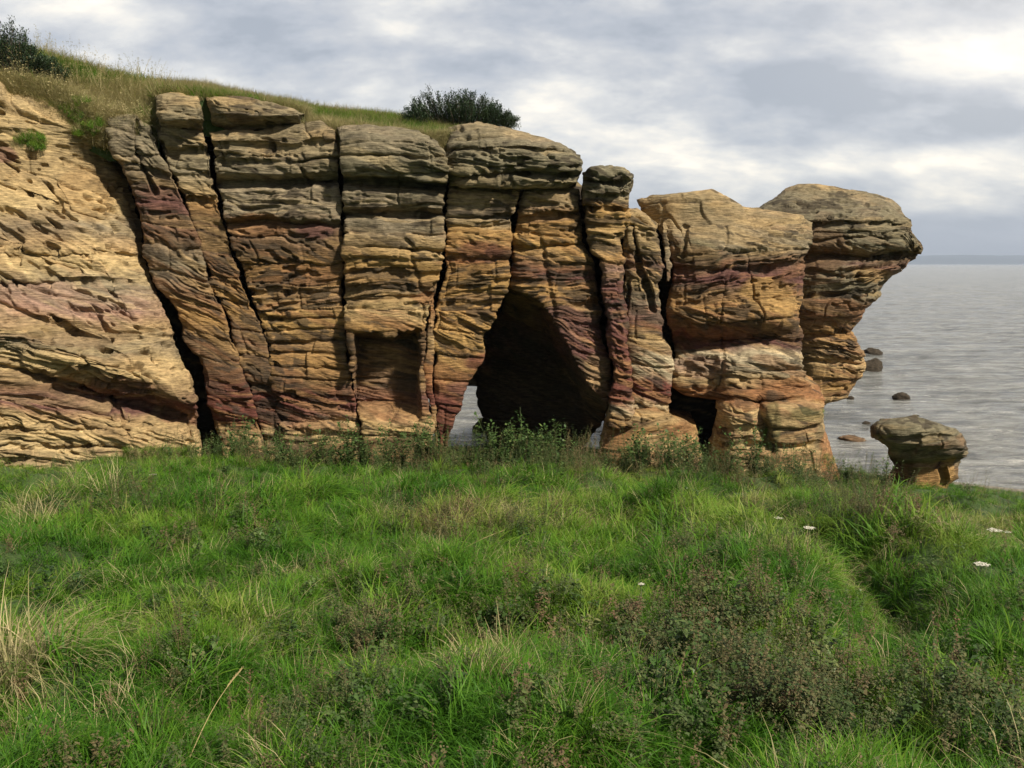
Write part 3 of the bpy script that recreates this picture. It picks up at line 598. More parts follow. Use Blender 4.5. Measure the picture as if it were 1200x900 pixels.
# mushroom rock --------------------------------------------------------------------------------
def M_Y(px, py):
    return 20.2 + .75 * sstep(520, 550, py) + .35 * sstep(1075, 1045, px) * sstep(520, 545, py) - .0 * px
mush = rock_body('mushroom_rock', dict(L=[(1030, 484), (1020, 503), (1024, 514), (1039, 523), (1040, 535), (1044, 547), (1036, 560), (1034, 640)],
    R=[(1120, 484), (1134, 510), (1136, 520), (1131, 538), (1124, 545), (1122, 563), (1112, 574), (1106, 580), (1104, 640)],
    top=[(1018, 503), (1030, 494), (1060, 491), (1085, 496), (1100, 499), (1120, 503), (1136, 514)], bot=620, Y=M_Y, bulge=.75, pow=2.3, thick=1.2, shrink=.8, rise=.18, seed=26, dip=-.12, pits=.35, rough=1.0, grey0=600, lichen=1.0, tround=.35, res=.018, lump=1.2,
    bands=[(480, 'ggrey'), (500, 'ggrey'), (530, 'grey'), (545, 'brown'), (560, 'ochre'), (600, 'ochre')], blobs=[(1098, 563, 24, 16, 'ochre', .9), (1115, 552, 10, 18, 'gold', .6), (1058, 550, 18, 18, 'dark', .5)], grooves=[(512, .1, 2), (541, .15, 3)], cracks=[(1106, 548, 1110, 575, .2, 2.5)]))
tag(mush, 'mushroom-shaped boulder with a grey-green cap standing alone above the shore', 'boulder')

# sea rocks --------------------------------------------------------------------------------------
def sea_rock(px, py, w, h, label, seed, cn='dark'):
    # sits in the water where the ray meets sea level
    d = P(px, py, 1.0) - np.array([0, 0, EYE]); Y = EYE / -d[2]
    c = P(px, py, Y); ww = w / F * Y; hh = h / F * Y * 1.15
    n, m = 48, 22
    th = np.linspace(0, 2 * math.pi, n, endpoint=False); ph = np.linspace(-.5, math.pi / 2, m)
    TH_, PH = np.meshgrid(th, ph)
    X = np.cos(TH_) * np.cos(PH); Yy = np.sin(TH_) * np.cos(PH); Z = np.sin(PH)
    s = seed * 7.7
    r = 1 + .35 * fbm(X * 1.3 + s, Yy * 1.3, Z * 1.3, 4, 90) + .10 * np.abs(noise(X * 5 + s, Yy * 5, Z * 9, 92))
    V = np.stack([X * r * ww / 2, Yy * r * ww / 2 * .8, np.sign(Z) * np.abs(Z) ** .8 * r * hh], -1) + np.array([0, 0, 0])
    colr = PAL[cn] * (1 + .5 * fbm(X * 4 + s, Yy * 4, Z * 4, 3, 94))[..., None] + 0 * V
    i = np.arange(n * m).reshape(m, n); ir = np.roll(i, -1, 1)
    Fq = np.stack([i[:-1], ir[:-1], ir[1:], i[1:]], -1).reshape(-1, 4)
    o = obj('sea_rock', mesh_np('sea_rock', V, Fq, ROCK, np.clip(colr, .01, 1)))
    o.location = (c[0], c[1], -.02)
    tag(o, label, 'rock', 'rocks in the sea')
sea_rock(1023, 415, 20, 7, 'small jagged black rock in the sea, highest up beside the headland', 1)
sea_rock(1020, 434, 27, 11, 'largest dark sea rock, low and rounded close to the headland', 2)
sea_rock(1056, 467, 18, 6, 'small dark rock alone in open water right of the headland', 3)
sea_rock(997, 515, 30, 4, 'flat brown rock almost awash above the stack foot', 4, 'umber')
sea_rock(997, 467, 8, 3, 'tiny rock just under the tip of the headland base', 5)
sea_rock(565, 506, 20, 14, 'mossy round boulder at the water edge seen through the arch', 6, 'moss')
sea_rock(1015, 497, 9, 3, 'tiny dark rock breaking the water between headland and mushroom rock', 7)

# cliff top land -----------------------------------------------------------------------------------
def hill_skyline(px):
    return curve([(-300, 45), (0, 70), (50, 76), (120, 96), (180, 108), (240, 114), (330, 129), (420, 140), (480, 147), (540, 148), (600, 156)], px)
HX0, HX1 = -320, 600
def hill_pt(px, Y):
    """surface of the land on the cliff top"""
    e = Y - 20.6
    fr = curve([(-300, 85), (0, 100), (60, 112), (100, 128), (122, 140), (182, 138), (185, 112), (240, 114), (355, 130), (360, 143), (395, 150), (500, 156), (600, 160)], px)   # front lip
    sk = hill_skyline(px)
    zf = P(px, fr + 3, 20.6 + 0 * px)[..., 2]; zs = P(px, sk, 23.6 + 0 * px)[..., 2]
    w = sstep(0, 3.0, e)
    z = zf * (1 - w) + zs * w + .06 * np.clip(e - 3, 0, 40) * 0 - .02 * np.clip(e - 3, 0, 40)
    x = P(px, sk, Y)[..., 0]
    z = z + .10 * fbm(x * .9, Y * .9, 0 * x, 3, 101)
    return np.stack([x, Y + 0 * x, z], -1)
def build_hill():
    pxs = np.linspace(HX0, HX1, 260); Ys = np.concatenate([np.linspace(20.5, 24, 30), np.linspace(24.5, 60, 22)])
    PXg, Yg = np.meshgrid(pxs, Ys)
    PXg = PXg + 0 * Yg
    V = hill_pt(PXg, Yg)
    r, c = PXg.shape
    front = V[0].copy(); front[:, 2] -= .9
    bottomB = V[-1].copy(); bottomB[:, 2] = -1
    # right-hand flank down to a roof, left as turf
    i = np.arange(r * c).reshape(r, c)
    VV = np.concatenate([V.reshape(-1, 3), front, bottomB])
    Fq = np.stack([i[:-1, :-1], i[:-1, 1:], i[1:, 1:], i[1:, :-1]], -1).reshape(-1, 4)
    f0 = r * c + np.arange(c)
    Ff = np.stack([f0[:-1], f0[1:], i[0, 1:], i[0, :-1]], -1)
    o = obj('hill', mesh_np('hill', VV, np.concatenate([Fq, Ff]), bpy.data.materials['turf_soil']))
    tag(o, kind='structure', label='turf covered land on top of the cliff')
build_hill()

# far land on the horizon
def far_hills():
    pxs = np.linspace(980, 1400, 80)
    Y = 9000.
    top = 299.5 + 2.0 * fbm(pxs * .012, 0 * pxs, 0 * pxs, 4, 110) - 1.5 * sstep(1050, 1250, pxs) + 9 * sstep(1060, 985, pxs)
    rows = []
    for k, (dy, dep) in enumerate([(0, 0), (.55, 300), (1, 900), (.9, 1500), (0, 2600)]):
        W = P(pxs, 309.5 + (top - 309.5) * dy, Y); W[:, 1] += dep; W[:, 2] = np.maximum(W[:, 2], -2) if dy else -2
        rows.append(W)
    G = np.array(rows); r, c = G.shape[:2]; i = np.arange(r * c).reshape(r, c)
    Fq = np.stack([i[:-1, :-1], i[:-1, 1:], i[1:, 1:], i[1:, :-1]], -1).reshape(-1, 4)
    tag(obj('hills', mesh_np('hills', G, Fq, HILLS)), kind='structure', label='faint blue land on the horizon')
far_hills()
print('rock verts', VTOT, time.time() - T0)

# ------------------------------------------------------------------ vegetation prototypes
def blade_mesh(name, specs, mat):
    """specs: list of (base xyz, dir angle, height, lean, curl, width, rnd)"""
    V, Fq, H, Rn = [], [], [], []
    for (b, az, h, lean, curl, w, rn) in specs:
        n = 5; ca, sa = math.cos(az), math.sin(az)
        tw = az + math.pi / 2 + random.uniform(-.6, .6); wx, wy = math.cos(tw), math.sin(tw)
        x, z = 0., 0.; a = lean; i0 = len(V)
        for k in range(n):
            f = k / (n - 1); ww = w * (1 - f ** 1.8) * .5 + .0004
            cx, cy, cz = b[0] + ca * x, b[1] + sa * x, b[2] + z
            V += [(cx - wx * ww, cy - wy * ww, cz), (cx + wx * ww, cy + wy * ww, cz)]
            H += [f, f]; Rn += [rn, rn]
            x += math.sin(a) * h / (n - 1); z += math.cos(a) * h / (n - 1); a += curl / (n - 1)
        for k in range(n - 1):
            j = i0 + 2 * k; Fq.append((j, j + 1, j + 3, j + 2))
    return mesh_np(name, V, Fq, mat, attrs=dict(hgt=H, rnd=Rn))

def tuft(name, n, r, h0, h1, mat, curl=1.2, w=(.003, .006), lean=.5, wind=None, rs=1.):
    sp = []
    for _ in range(n):
        a = random.uniform(0, 6.283); q = r * math.sqrt(random.random())
        az = a + random.gauss(0, .7) if wind is None else random.gauss(wind, .9)
        sp.append(((q * math.cos(a), q * math.sin(a), -.03), az, random.uniform(h0, h1), abs(random.gauss(0, lean)), abs(random.gauss(curl, .5)), random.uniform(*w), rs * random.random() ** 1.5))
    return blade_mesh(name, sp, mat)

def leafy(name, n_stem, h, n_leaf, ls, mat, spread=.25, oval=.6, top_bias=0., stem_w=.003, cluster=0.):
    """stems with leaves along them; one mesh (stems thin blades)"""
    V, Fq, H, Rn = [], [], [], []
    for s in range(n_stem):
        az = random.uniform(0, 6.283); lean = abs(random.gauss(0, spread)); hh = h * random.uniform(.6, 1.1)
        bx, by = random.gauss(0, .04), random.gauss(0, .04)
        pts = []
        for k in range(6):
            f = k / 5; r = math.sin(lean) * hh * f ** 1.3
            pts.append((bx + math.cos(az) * r + random.gauss(0, .004), by + math.sin(az) * r + random.gauss(0, .004), hh * f * math.cos(lean)))
        i0 = len(V); w = stem_w
        for k, p in enumerate(pts):
            ww = w * (1 - .12 * k); V += [(p[0] - ww, p[1], p[2]), (p[0] + ww, p[1], p[2])]; H += [.4, .4]; Rn += [.8, .8]
        for k in range(5): j = i0 + 2 * k; Fq.append((j, j + 1, j + 3, j + 2))
        for l in range(n_leaf):
            f = random.random() ** (1 / (1 + top_bias)) * .97 + .03; k = min(4, int(f * 5)); g = f * 5 - k
            p = [pts[k][c] * (1 - g) + pts[k + 1][c] * g for c in range(3)]
            if cluster: p = [c + random.gauss(0, cluster) for c in p]
            la = random.uniform(0, 6.283); el = random.uniform(-.4, .9); L = ls * random.uniform(.5, 1.2); W_ = L * oval * .5
            d = (math.cos(la) * math.cos(el), math.sin(la) * math.cos(el), math.sin(el)); sd = (-math.sin(la), math.cos(la), random.uniform(-.4, .4))
            i1 = len(V); rn = random.random()
            m = [p[c] + d[c] * L * .5 for c in range(3)]; e = [p[c] + d[c] * L for c in range(3)]; e[2] -= L * .25
            V += [tuple(p), tuple(m[c] + sd[c] * W_ for c in range(3)), tuple(e), tuple(m[c] - sd[c] * W_ for c in range(3))]
            H += [.5 + .5 * f] * 4; Rn += [rn] * 4; Fq.append((i1, i1 + 1, i1 + 2, i1 + 3))
    return mesh_np(name, V, Fq, mat, attrs=dict(hgt=H, rnd=Rn))

def scatter(name, pts, rot, scl, idx, tint, protos, label):
    """one stuff object: points instancing prototype meshes through geometry nodes"""
    me = bpy.data.meshes.new(name); me.vertices.add(len(pts)); me.vertices.foreach_set('co', np.asarray(pts, np.float32).ravel())
    def att(n, t, a, f='value'):
        at = me.attributes.new(n, t, 'POINT'); at.data.foreach_set(f, a.ravel())
    att('rot', 'FLOAT_VECTOR', np.asarray(rot, np.float32), 'vector'); att('scl', 'FLOAT', np.asarray(scl, np.float32))
    att('pick', 'INT', np.asarray(idx, np.int32)); att('tint', 'FLOAT', np.asarray(tint, np.float32))
    o = obj(name, me); tag(o, label, kind='stuff')
    ng = bpy.data.node_groups.new(name + '_nodes', 'GeometryNodeTree')
    ng.interface.new_socket('Geometry', in_out='INPUT', socket_type='NodeSocketGeometry'); ng.interface.new_socket('Geometry', in_out='OUTPUT', socket_type='NodeSocketGeometry')
    nd, lk = ng.nodes, ng.links
    gi = nd.new('NodeGroupInput'); go = nd.new('NodeGroupOutput'); ip = nd.new('GeometryNodeInstanceOnPoints')
    j = nd.new('GeometryNodeJoinGeometry')
    for pm in reversed(protos):
        po = bpy.data.objects.new(pm.name, pm)
        oi = nd.new('GeometryNodeObjectInfo'); oi.inputs['Object'].default_value = po; oi.inputs['As Instance'].default_value = False
        g2 = nd.new('GeometryNodeGeometryToInstance'); lk.new(oi.outputs['Geometry'], g2.inputs[0]); lk.new(g2.outputs[0], j.inputs[0])
    def na(n, t):
        a = nd.new('GeometryNodeInputNamedAttribute'); a.data_type = t; a.inputs['Name'].default_value = n
        return a.outputs[0]
    lk.new(gi.outputs[0], ip.inputs['Points']); lk.new(j.outputs[0], ip.inputs['Instance'])
    ip.inputs['Pick Instance'].default_value = True
    lk.new(na('pick', 'INT'), ip.inputs['Instance Index'])
    lk.new(na('rot', 'FLOAT_VECTOR'), ip.inputs['Rotation']); lk.new(na('scl', 'FLOAT'), ip.inputs['Scale'])
    lk.new(ip.outputs[0], go.inputs[0])
    md = o.modifiers.new('scatter', 'NODES'); md.node_group = ng
    return o

def view_points(n, y0, y1, power, margin=60):
    """ground points in and just around the view, denser nearer"""
    t = RNG.random(n); Y = y0 * (y1 / y0) ** (t ** power)
    px = RNG.uniform(-margin, 1200 + margin, n)
    X = (px - 600) / F * Y * 1.02 + np.sign(px - 600) * sstep(420, 640, np.abs(px - 600)) * RNG.random(n) ** .7 * 3.2
    return X, Y

def norm_rot(X, Y, amt=.6):
    e = .15
    gx = (ground_z(X + e, Y) - ground_z(X - e, Y)) / (2 * e); gy = (ground_z(X, Y + e) - ground_z(X, Y - e)) / (2 * e)
    return np.stack([np.arctan(gy) * amt + RNG.normal(0, .12, len(X)), -np.arctan(gx) * amt + RNG.normal(0, .12, len(X)), RNG.uniform(0, 6.283, len(X))], -1)

ptab = [tuft('tuft_%d' % k, 46, .13, .13, .32, GRASS, curl=1.5 + .2 * (k % 4), w=(.004, .009), lean=.55) for k in range(6)]
ptab += [tuft('long_tuft_%d' % k, 36, .11, .28, .52, GRASS, curl=2.1, w=(.005, .014), lean=.6, wind=0) for k in range(3)]
ptab += [tuft('straw_tuft_%d' % k, 22, .14, .18, .42, STRAW, curl=1.5, w=(.002, .0045), lean=.6) for k in range(2)]

def straw_patch(X, Y):
    s = .8 * sstep(.2, .7, fbm(X * .5, Y * .5, 0 * X, 3, 121))
    px, py = pix(np.stack([X, Y, ground_z(X, Y)], -1))
    for bx, by, rx, ry, a in [(20, 800, 90, 70, .9), (560, 770, 40, 35, .9), (90, 560, 110, 30, .8), (270, 740, 90, 60, .4), (740, 560, 70, 14, .5), (900, 600, 90, 26, .35), (1130, 620, 90, 30, .4)]:
        s = np.maximum(s, a * np.exp(-((px - bx) / rx) ** 2 - ((py - by) / ry) ** 2))
    return s
def weed_mask(X, Y):
    px, py = pix(np.stack([X, Y, ground_z(X, Y)], -1))
    s = 0 * X
    for bx, by, rx, ry, a in [(900, 860, 200, 80, .48), (780, 770, 90, 40, .3), (1150, 860, 80, 60, .5), (1010, 610, 75, 26, 1.0), (450, 745, 70, 40, .55), (620, 745, 60, 40, .5), (860, 740, 90, 40, .45),
                              (400, 541, 190, 12, .9), (660, 552, 170, 14, 1.), (900, 568, 120, 14, .8), (300, 555, 70, 25, .5), (560, 620, 130, 22, .5), (130, 600, 90, 22, .6), (660, 560, 160, 14, .8), (250, 640, 90, 30, .35), (60, 690, 70, 30, .35), (760, 640, 90, 20, .5)]:
        s = np.maximum(s, a * np.exp(-(((px - bx) / rx) ** 2 + ((py - by) / ry) ** 2)))
    return s * np.clip(.65 + .9 * fbm(X * 1.3, Y * 1.3, 0 * X, 3, 131), 0, 1.3)

def make_grass():
    X, Y = view_points(38000, 2.4, 30, .8, 150)
    m = (ground_z(X, Y) > .32) & ~((Y > 22.0) & (X < 1.0) & (Y > 34)) 
    w = weed_mask(X, Y); m &= RNG.random(len(X)) > w * .5
    X, Y = X[m], Y[m]; Z = ground_z(X, Y)
    st = straw_patch(X, Y)
    patch = fbm(X * .8, Y * .8, 0 * X, 3, 141)
    fine = fbm(X * 3, Y * 3, 0 * X, 2, 143)
    px, py = pix(np.stack([X, Y, Z], -1))
    sunny = np.exp(-(((px - 850) / 240) ** 2 + ((py - 620) / 60) ** 2)) + .5 * np.exp(-(((px - 1120) / 120) ** 2 + ((py - 650) / 60) ** 2))  # sunlit patches, painted through the grass tint
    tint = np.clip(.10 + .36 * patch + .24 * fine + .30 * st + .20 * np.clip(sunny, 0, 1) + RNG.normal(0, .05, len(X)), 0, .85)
    n = len(X); idx = RNG.integers(0, 6, n)
    r = RNG.random(n)
    lg = sstep(.0, .5, fbm(X * .6, Y * .6, 0 * X, 3, 145))
    idx = np.where(r < .10 + .28 * lg, RNG.integers(6, 9, n), idx)
    idx = np.where(RNG.random(n) < .05 + .05 * sstep(0, .4, fine) + .38 * st, RNG.integers(9, 11, n), idx)
    tint = np.where(idx >= 9, RNG.uniform(0, .9, n), tint)
    tus = sstep(.12, .5, fbm(X * 2.3, Y * 2.3, 0 * X, 2, 149)); scl = RNG.uniform(.6, 1.2, n) * (.78 + .35 * lg + .45 * tus) * (1 - .35 * sstep(12, 22, Y)) * np.where(Y < 8, .85, 1.0)
    rot = norm_rot(X, Y)
    # wind-combed long blades point down-slope / right
    rot[:, 2] = np.where((idx >= 6) & (idx < 9), RNG.normal(.3, .9, n) - .4 + 1.5 * noise(X * .5, Y * .5, 0 * X, 147), rot[:, 2])
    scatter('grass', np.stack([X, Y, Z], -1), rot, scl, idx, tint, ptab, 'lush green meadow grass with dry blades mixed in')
make_grass()

wtab = [leafy('weed_%d' % k, 4, .38, 46, .026, WEED, .35, .7, .4, .0022, .012) for k in range(4)]
wtab += [leafy('herb_%d' % k, 3, .30, 26, .05, HERB, .35, .65, .2, .0025) for k in range(3)]
wtab += [leafy('seed_stalk_%d' % k, 2, .62, 60, .016, WEED, .18, .8, 1.6, .0025, .010) for k in range(3)]
def make_weeds():
    X, Y = view_points(42000, 2.6, 19.8, .85, 150)
    w = weed_mask(X, Y)
    base = .07 + .18 * sstep(.1, .5, fbm(X * 2.2, Y * 2.2, 0 * X, 2, 133))
    m = RNG.random(len(X)) < np.maximum(np.clip(w * .85, 0, 1), base)
    X, Y, w = X[m], Y[m], w[m]
    n = len(X); Z = ground_z(X, Y)
    px, py = pix(np.stack([X, Y, Z], -1))
    idx = RNG.integers(0, 4, n)
    idx = np.where(RNG.random(n) < .30, RNG.integers(4, 7, n), idx)
    idx = np.where(RNG.random(n) < np.where(Y > 9, .6, .22), RNG.integers(7, 10, n), idx)
    tint = np.clip(.32 + .40 * fbm(X * .9, Y * .9, 0 * X, 2, 151) + RNG.normal(0, .15, n), 0, .9)
    rot = norm_rot(X, Y, .3)
    scatter('weeds', np.stack([X, Y, Z - .02], -1), rot, RNG.uniform(.6, 1.15, n) * np.where(w < .1, .7, 1) * (1 + .45 * sstep(14, 18, Y)), idx, tint, wtab, 'dark leafy weeds and brown seed stalks growing through the grass')
make_weeds()

# cliff-top grass --------------------------------------------------------------------------------
def top_grass():
    n = 19000
    px = RNG.uniform(-60, 545, n); Y = 20.55 + 3.6 * RNG.random(n) ** 1.1
    W = hill_pt(px, Y)
    k = RNG.random(n) < .22
    W[k, 1] = 20.45; Wl = hill_pt(px, 20.5 + 0 * px); W[k, 2] = Wl[k, 2] - RNG.uniform(0, .55, k.sum()) * np.where(px[k] < 180, 1.3, .3); px[k] = np.where((px[k] > 178) & (px[k] < 362), px[k] - 220, px[k]); Wl = hill_pt(px, 20.5 + 0 * px); W[k, 2] = Wl[k, 2] - RNG.uniform(0, .55, k.sum()); W[k, 0] = Wl[k, 0]
    # blades drooping over the lip at left
    pt = [tuft('ctuft_%d' % k, 40, .14, .16, .40, GRASS, curl=1.0, w=(.006, .012), lean=.35, wind=0) for k in range(4)]
    pt += [tuft('cstraw_%d' % k, 40, .14, .18, .48, STRAW, curl=1.2, w=(.005, .010), lean=.4, wind=0) for k in range(3)]
    pt += [leafy('seedgrass_%d' % k, 6, .62, 10, .03, STRAW, .2, .3, 2.5, .003) for k in range(2)]
    idx = RNG.integers(0, 4, n)
    s = fbm(W[:, 0] * .6, W[:, 1] * .9, 0 * px, 3, 161)
    lip = np.where(W[:, 1] < 20.5, 1.9, sstep(22.6, 20.7, Y))
    idx = np.where(RNG.random(n) < np.clip(.48 + .9 * s + .35 * lip, .1, .92), RNG.integers(4, 7, n), idx)
    idx = np.where((RNG.random(n) < .05) & (px < 200), RNG.integers(7, 9, n), idx)
    tint = np.where(idx >= 4, RNG.uniform(.0, .6, n), np.clip(.42 + .4 * s + RNG.normal(0, .14, n), 0, .8))
    rot = np.stack([RNG.normal(0, .15, n) + .35 * lip, RNG.normal(0, .15, n), RNG.uniform(-2.8, .6, n)], -1)
    scl = RNG.uniform(.55, 1.35, n) * np.interp(px, [0, 150, 260, 480, 545], [1.25, 1.1, .85, .75, .5])
    scatter('clifftop_grass', W, rot, scl, idx, tint, pt, 'long pale grass along the top edge of the cliff')
    # grass on small ledges
    P_ = []
    spots = [(84, 118, 140, 158, 20.05, 50), (60, 105, 116, 138, 20.1, 60), (15, 52, 160, 176, 19.55, 120), (835, 905, 545, 556, 20.6, 120), (930, 965, 482, 490, 20.35, 70), (893, 908, 500, 535, 20.3, 70), (925, 975, 535, 552, 20.2, 90), (148, 230, 528, 545, 17.9, 150)]
    for (a, b, c, d, y, k) in spots:
        P_.append(P(RNG.uniform(a, b, k), RNG.uniform(c, d, k), y + RNG.uniform(-.1, .25, k)))
    W = np.concatenate(P_); n = len(W)
    scatter('ledge_grass', W, np.stack([RNG.normal(0, .3, n) + .3, RNG.normal(0, .3, n), RNG.uniform(0, 6.28, n)], -1), RNG.uniform(.4, .75, n), RNG.integers(0, 6, n), RNG.uniform(.0, .5, n), pt, 'short grass growing on rock ledges')
top_grass()

# ------------------------------------------------------------------ bushes
def tube(pts, r0, r1, V, Fq, n=6):
    i0 = len(V)
    for k, p in enumerate(pts):
        r = r0 + (r1 - r0) * k / (len(pts) - 1)
        for a in range(n):
            t = a / n * 6.2832; V.append((p[0] + math.cos(t) * r, p[1] + math.sin(t) * r, p[2] + (.3 * math.sin(t * 2) * r)))
    for k in range(len(pts) - 1):
        for a in range(n):
            Fq.append((i0 + k * n + a, i0 + k * n + (a + 1) % n, i0 + (k + 1) * n + (a + 1) % n, i0 + (k + 1) * n + a))

def bush(label, loc, w, h, dep, nb, leaf, profile, seed):
    random.seed(seed)
    root = empty('gorse_bush', loc); tag(root, label, 'bush', 'gorse bushes on the cliff top')
    SV, SF, V, Fq, H, Rn = [], [], [], [], [], []
    for b in range(nb):
        tx = random.uniform(-1, 1); ty = random.uniform(-1, 1)
        hh = h * np.interp(tx, *profile) * random.uniform(.55, 1.05) * math.sqrt(max(.15, 1 - ty * ty * .6))
        p0 = (tx * w * .25, ty * dep * .2, -.1); p1 = (tx * w * .5, ty * dep * .5, hh)
        pts = []
        for k in range(8):
            f = k / 7; g = f ** .75
            pts.append((p0[0] + (p1[0] - p0[0]) * g + random.gauss(0, .012), p0[1] + (p1[1] - p0[1]) * g + random.gauss(0, .012), p0[2] + (p1[2] - p0[2]) * f ** 1.15))
        tube(pts, .018, .004, SV, SF, 5)
        rb = random.random()
        for l in range(leaf):
            f = random.uniform(.25, 1.03) ** .8; k = min(6, int(f * 7)); g = f * 7 - k
            sp = .075 * (1.15 - f) + .02
            p = [pts[k][c] * (1 - g) + pts[k + 1][c] * g + random.gauss(0, sp) for c in range(3)]
            la = random.uniform(0, 6.283); el = random.gauss(.7, .5); L = random.uniform(.03, .075); W_ = L * .16
            d = (math.cos(la) * math.cos(el), math.sin(la) * math.cos(el), math.sin(el)); sd = (-math.sin(la), math.cos(la), random.uniform(-.5, .5))
            i1 = len(V); m = [p[c] + d[c] * L * .5 for c in range(3)]
            V += [tuple(p), tuple(m[c] + sd[c] * W_ for c in range(3)), tuple(p[c] + d[c] * L for c in range(3)), tuple(m[c] - sd[c] * W_ for c in range(3))]
            rr = .6 * rb + .4 * random.random()
            H += [f] * 4; Rn += [rr * 3] * 4; Fq.append((i1, i1 + 1, i1 + 2, i1 + 3))
    obj('branches', mesh_np('branches', SV, SF, BARK), root)
    obj('foliage', mesh_np('foliage', V, Fq, GORSE, attrs=dict(hgt=H, rnd=Rn), smooth=False), root)
pb = P(541, 148, 22.6)
bush('dark green spiky bush on the cliff edge above the cave', tuple(pb), 3.05, .98, 1.4, 170, 260, ([-1, -.8, -.55, -.3, 0, .35, .6, .8, 1], [.35, .7, 1.0, .9, 1, .85, .62, .38, .12]), 3)
pb = P(8, 88, 20.8)
bush('dark bush cut by the left edge of the photo above the buttress', tuple(pb), 2.6, 1.35, 1.3, 110, 260, ([-1, -.4, 0, .3, .6, 1], [1, 1, 1, .85, .5, .2]), 5)

# ------------------------------------------------------------------ single wild plants
def hogweed(px, py, Y, h, r, label, seed, dead=False):
    random.seed(seed); r *= .75
    d = P(px, py, Y); g = float(ground_z(d[0], d[1]))
    top = d[2]; h = max(.25, top - g)
    root = empty('hogweed', (d[0], d[1], g)); tag(root, label, 'wildflower', 'flat headed hogweed flowers')
    V, Fq = [], []
    lean = random.uniform(-.08, .08)
    pts = [(lean * (k / 5) * h, 0.0, h * k / 5 * .93) for k in range(6)]
    tube(pts, .006, .004, V, Fq)
    tips = []
    for k in range(14):
        a = k * 2.399; q = r * math.sqrt((k + .5) / 14)
        e = (pts[-1][0] + q * math.cos(a), q * math.sin(a), h - q * q * .8)
        tube([pts[-1], e], .002, .0014, V, Fq, 4); tips.append(e)
    obj('stem', mesh_np('stem', V, Fq, PALESTEM if dead else GREENSTEM), root)
    V, Fq = [], []
    for e in tips:
        for j in range(16):
            a = random.uniform(0, 6.28); q = r * .27 * math.sqrt(random.random()); s = r * .07
            c = (e[0] + q * math.cos(a), e[1] + q * math.sin(a), e[2] + random.uniform(0, .006)); i = len(V)
            t = random.uniform(-.4, .4)
            V += [(c[0] - s, c[1] - s, c[2] - t * s), (c[0] + s, c[1] - s, c[2]), (c[0] + s, c[1] + s, c[2] + t * s), (c[0] - s, c[1] + s, c[2])]; Fq.append((i, i + 1, i + 2, i + 3))
    obj('flower_head', mesh_np('flower_head', V, Fq, PALESTEM if dead else FLOWER, smooth=False), root)
hogweed(803, 594, 12.0, .5, .075, 'white flower head just below the boulder foot of the columns', 1)
hogweed(908, 650, 8.7, .5, .055, 'small cream flower head in the sunny grass above the brighter flat one', 2)
hogweed(946, 675, 7.9, .5, .065, 'bright flat cream flower head beside the sunken path', 3)
hogweed(1166, 621, 11.0, .5, .115, 'widest white flower head, at the right below the mushroom rock', 4)
hogweed(1180, 624, 11.2, .5, .06, 'white flower head close on the right of the widest one', 5)
hogweed(339, 576, 12.8, .9, .09, 'tall dry seed head on a straw stalk below the striped cliff', 6, True)
hogweed(180, 556, 13.6, .6, .07, 'pale flower head in front of the buttress foot', 7)
hogweed(752, 733, 5.9, .4, .03, 'tiny white flower low in the middle grass', 8)
hogweed(1145, 727, 6.6, .4, .07, 'greenish cream flower head at the right edge of the path', 9)

def dry_stalk(px0, py0, px1, py1, Y, label, seed):
    random.seed(seed)
    a = P(px0, py0, Y); b = P(px1, py1, Y + .25)
    g = float(ground_z(a[0], a[1])); a[2] = min(a[2], g + .03)
    root = empty('dry_grass_stalk', tuple(a)); tag(root, label, 'dry stalk', 'dry grass stalks')
    V, Fq = [], []; d = b - a
    pts = [tuple(d * k / 7 + np.array([0, 0, .05 * math.sin(k / 7 * 3.14)])) for k in range(8)]
    tube(pts, .0028, .0014, V, Fq, 5)
    obj('stalk', mesh_np('stalk', V, Fq, PALESTEM), root)
    V, Fq = [], []
    for j in range(60):
        f = random.uniform(.72, 1.0); p = d * f + np.array([0, 0, .05 * math.sin(f * 3.14)]); an = random.uniform(0, 6.28); L = .022
        e = p + d / np.linalg.norm(d) * L + np.array([math.cos(an), math.sin(an), .3]) * .006; s = np.array([math.cos(an + 1.57), math.sin(an + 1.57), 0]) * .002
        i = len(V); m = (p + e) / 2; V += [tuple(p), tuple(m + s), tuple(e), tuple(m - s)]; Fq.append((i, i + 1, i + 2, i + 3))
    obj('seed_head', mesh_np('seed_head', V, Fq, PALESTEM, smooth=False), root)
dry_stalk(218, 895, 283, 785, 3.6, 'long straw stalk slanting up right near the bottom left', 1)
dry_stalk(722, 575, 740, 545, 15.5, 'thin pale stalk in front of the tan boulder foot', 2)
dry_stalk(322, 640, 335, 585, 10.0, 'pale stalk standing below the dry seed head', 3)
dry_stalk(905, 790, 920, 745, 5.0, 'pale bent stalk among the dark weeds', 4)
dry_stalk(500, 660, 590, 622, 7.8, 'straw stalk lying nearly flat across the middle grass', 5)

def straw_clump(px, py, Y, n, r, hmax, label, seed):
    random.seed(seed)
    d = P(px, py, Y); g = float(ground_z(d[0], d[1]))
    me = tuft('dry_grass_clump', n, r, hmax * .5, hmax, STRAW, curl=2.2, w=(.004, .008), lean=.7, rs=4.)
    o = obj('dry_grass_clump', me); o.location = (d[0], d[1], g); tag(o, label, 'dry grass', 'clumps of dry grass')
straw_clump(14, 830, 4.7, 600, .26, .85, 'big pale straw clump at the left edge near the bottom', 1)
straw_clump(560, 780, 5.0, 150, .12, .48, 'straw clump beside dark weeds in the lower middle', 2)
straw_clump(50, 590, 11.0, 160, .4, .8, 'straw clump below the left end of the buttress', 3)
straw_clump(640, 700, 6.6, 50, .1, .4, 'thin straw clump in the centre of the meadow', 4)

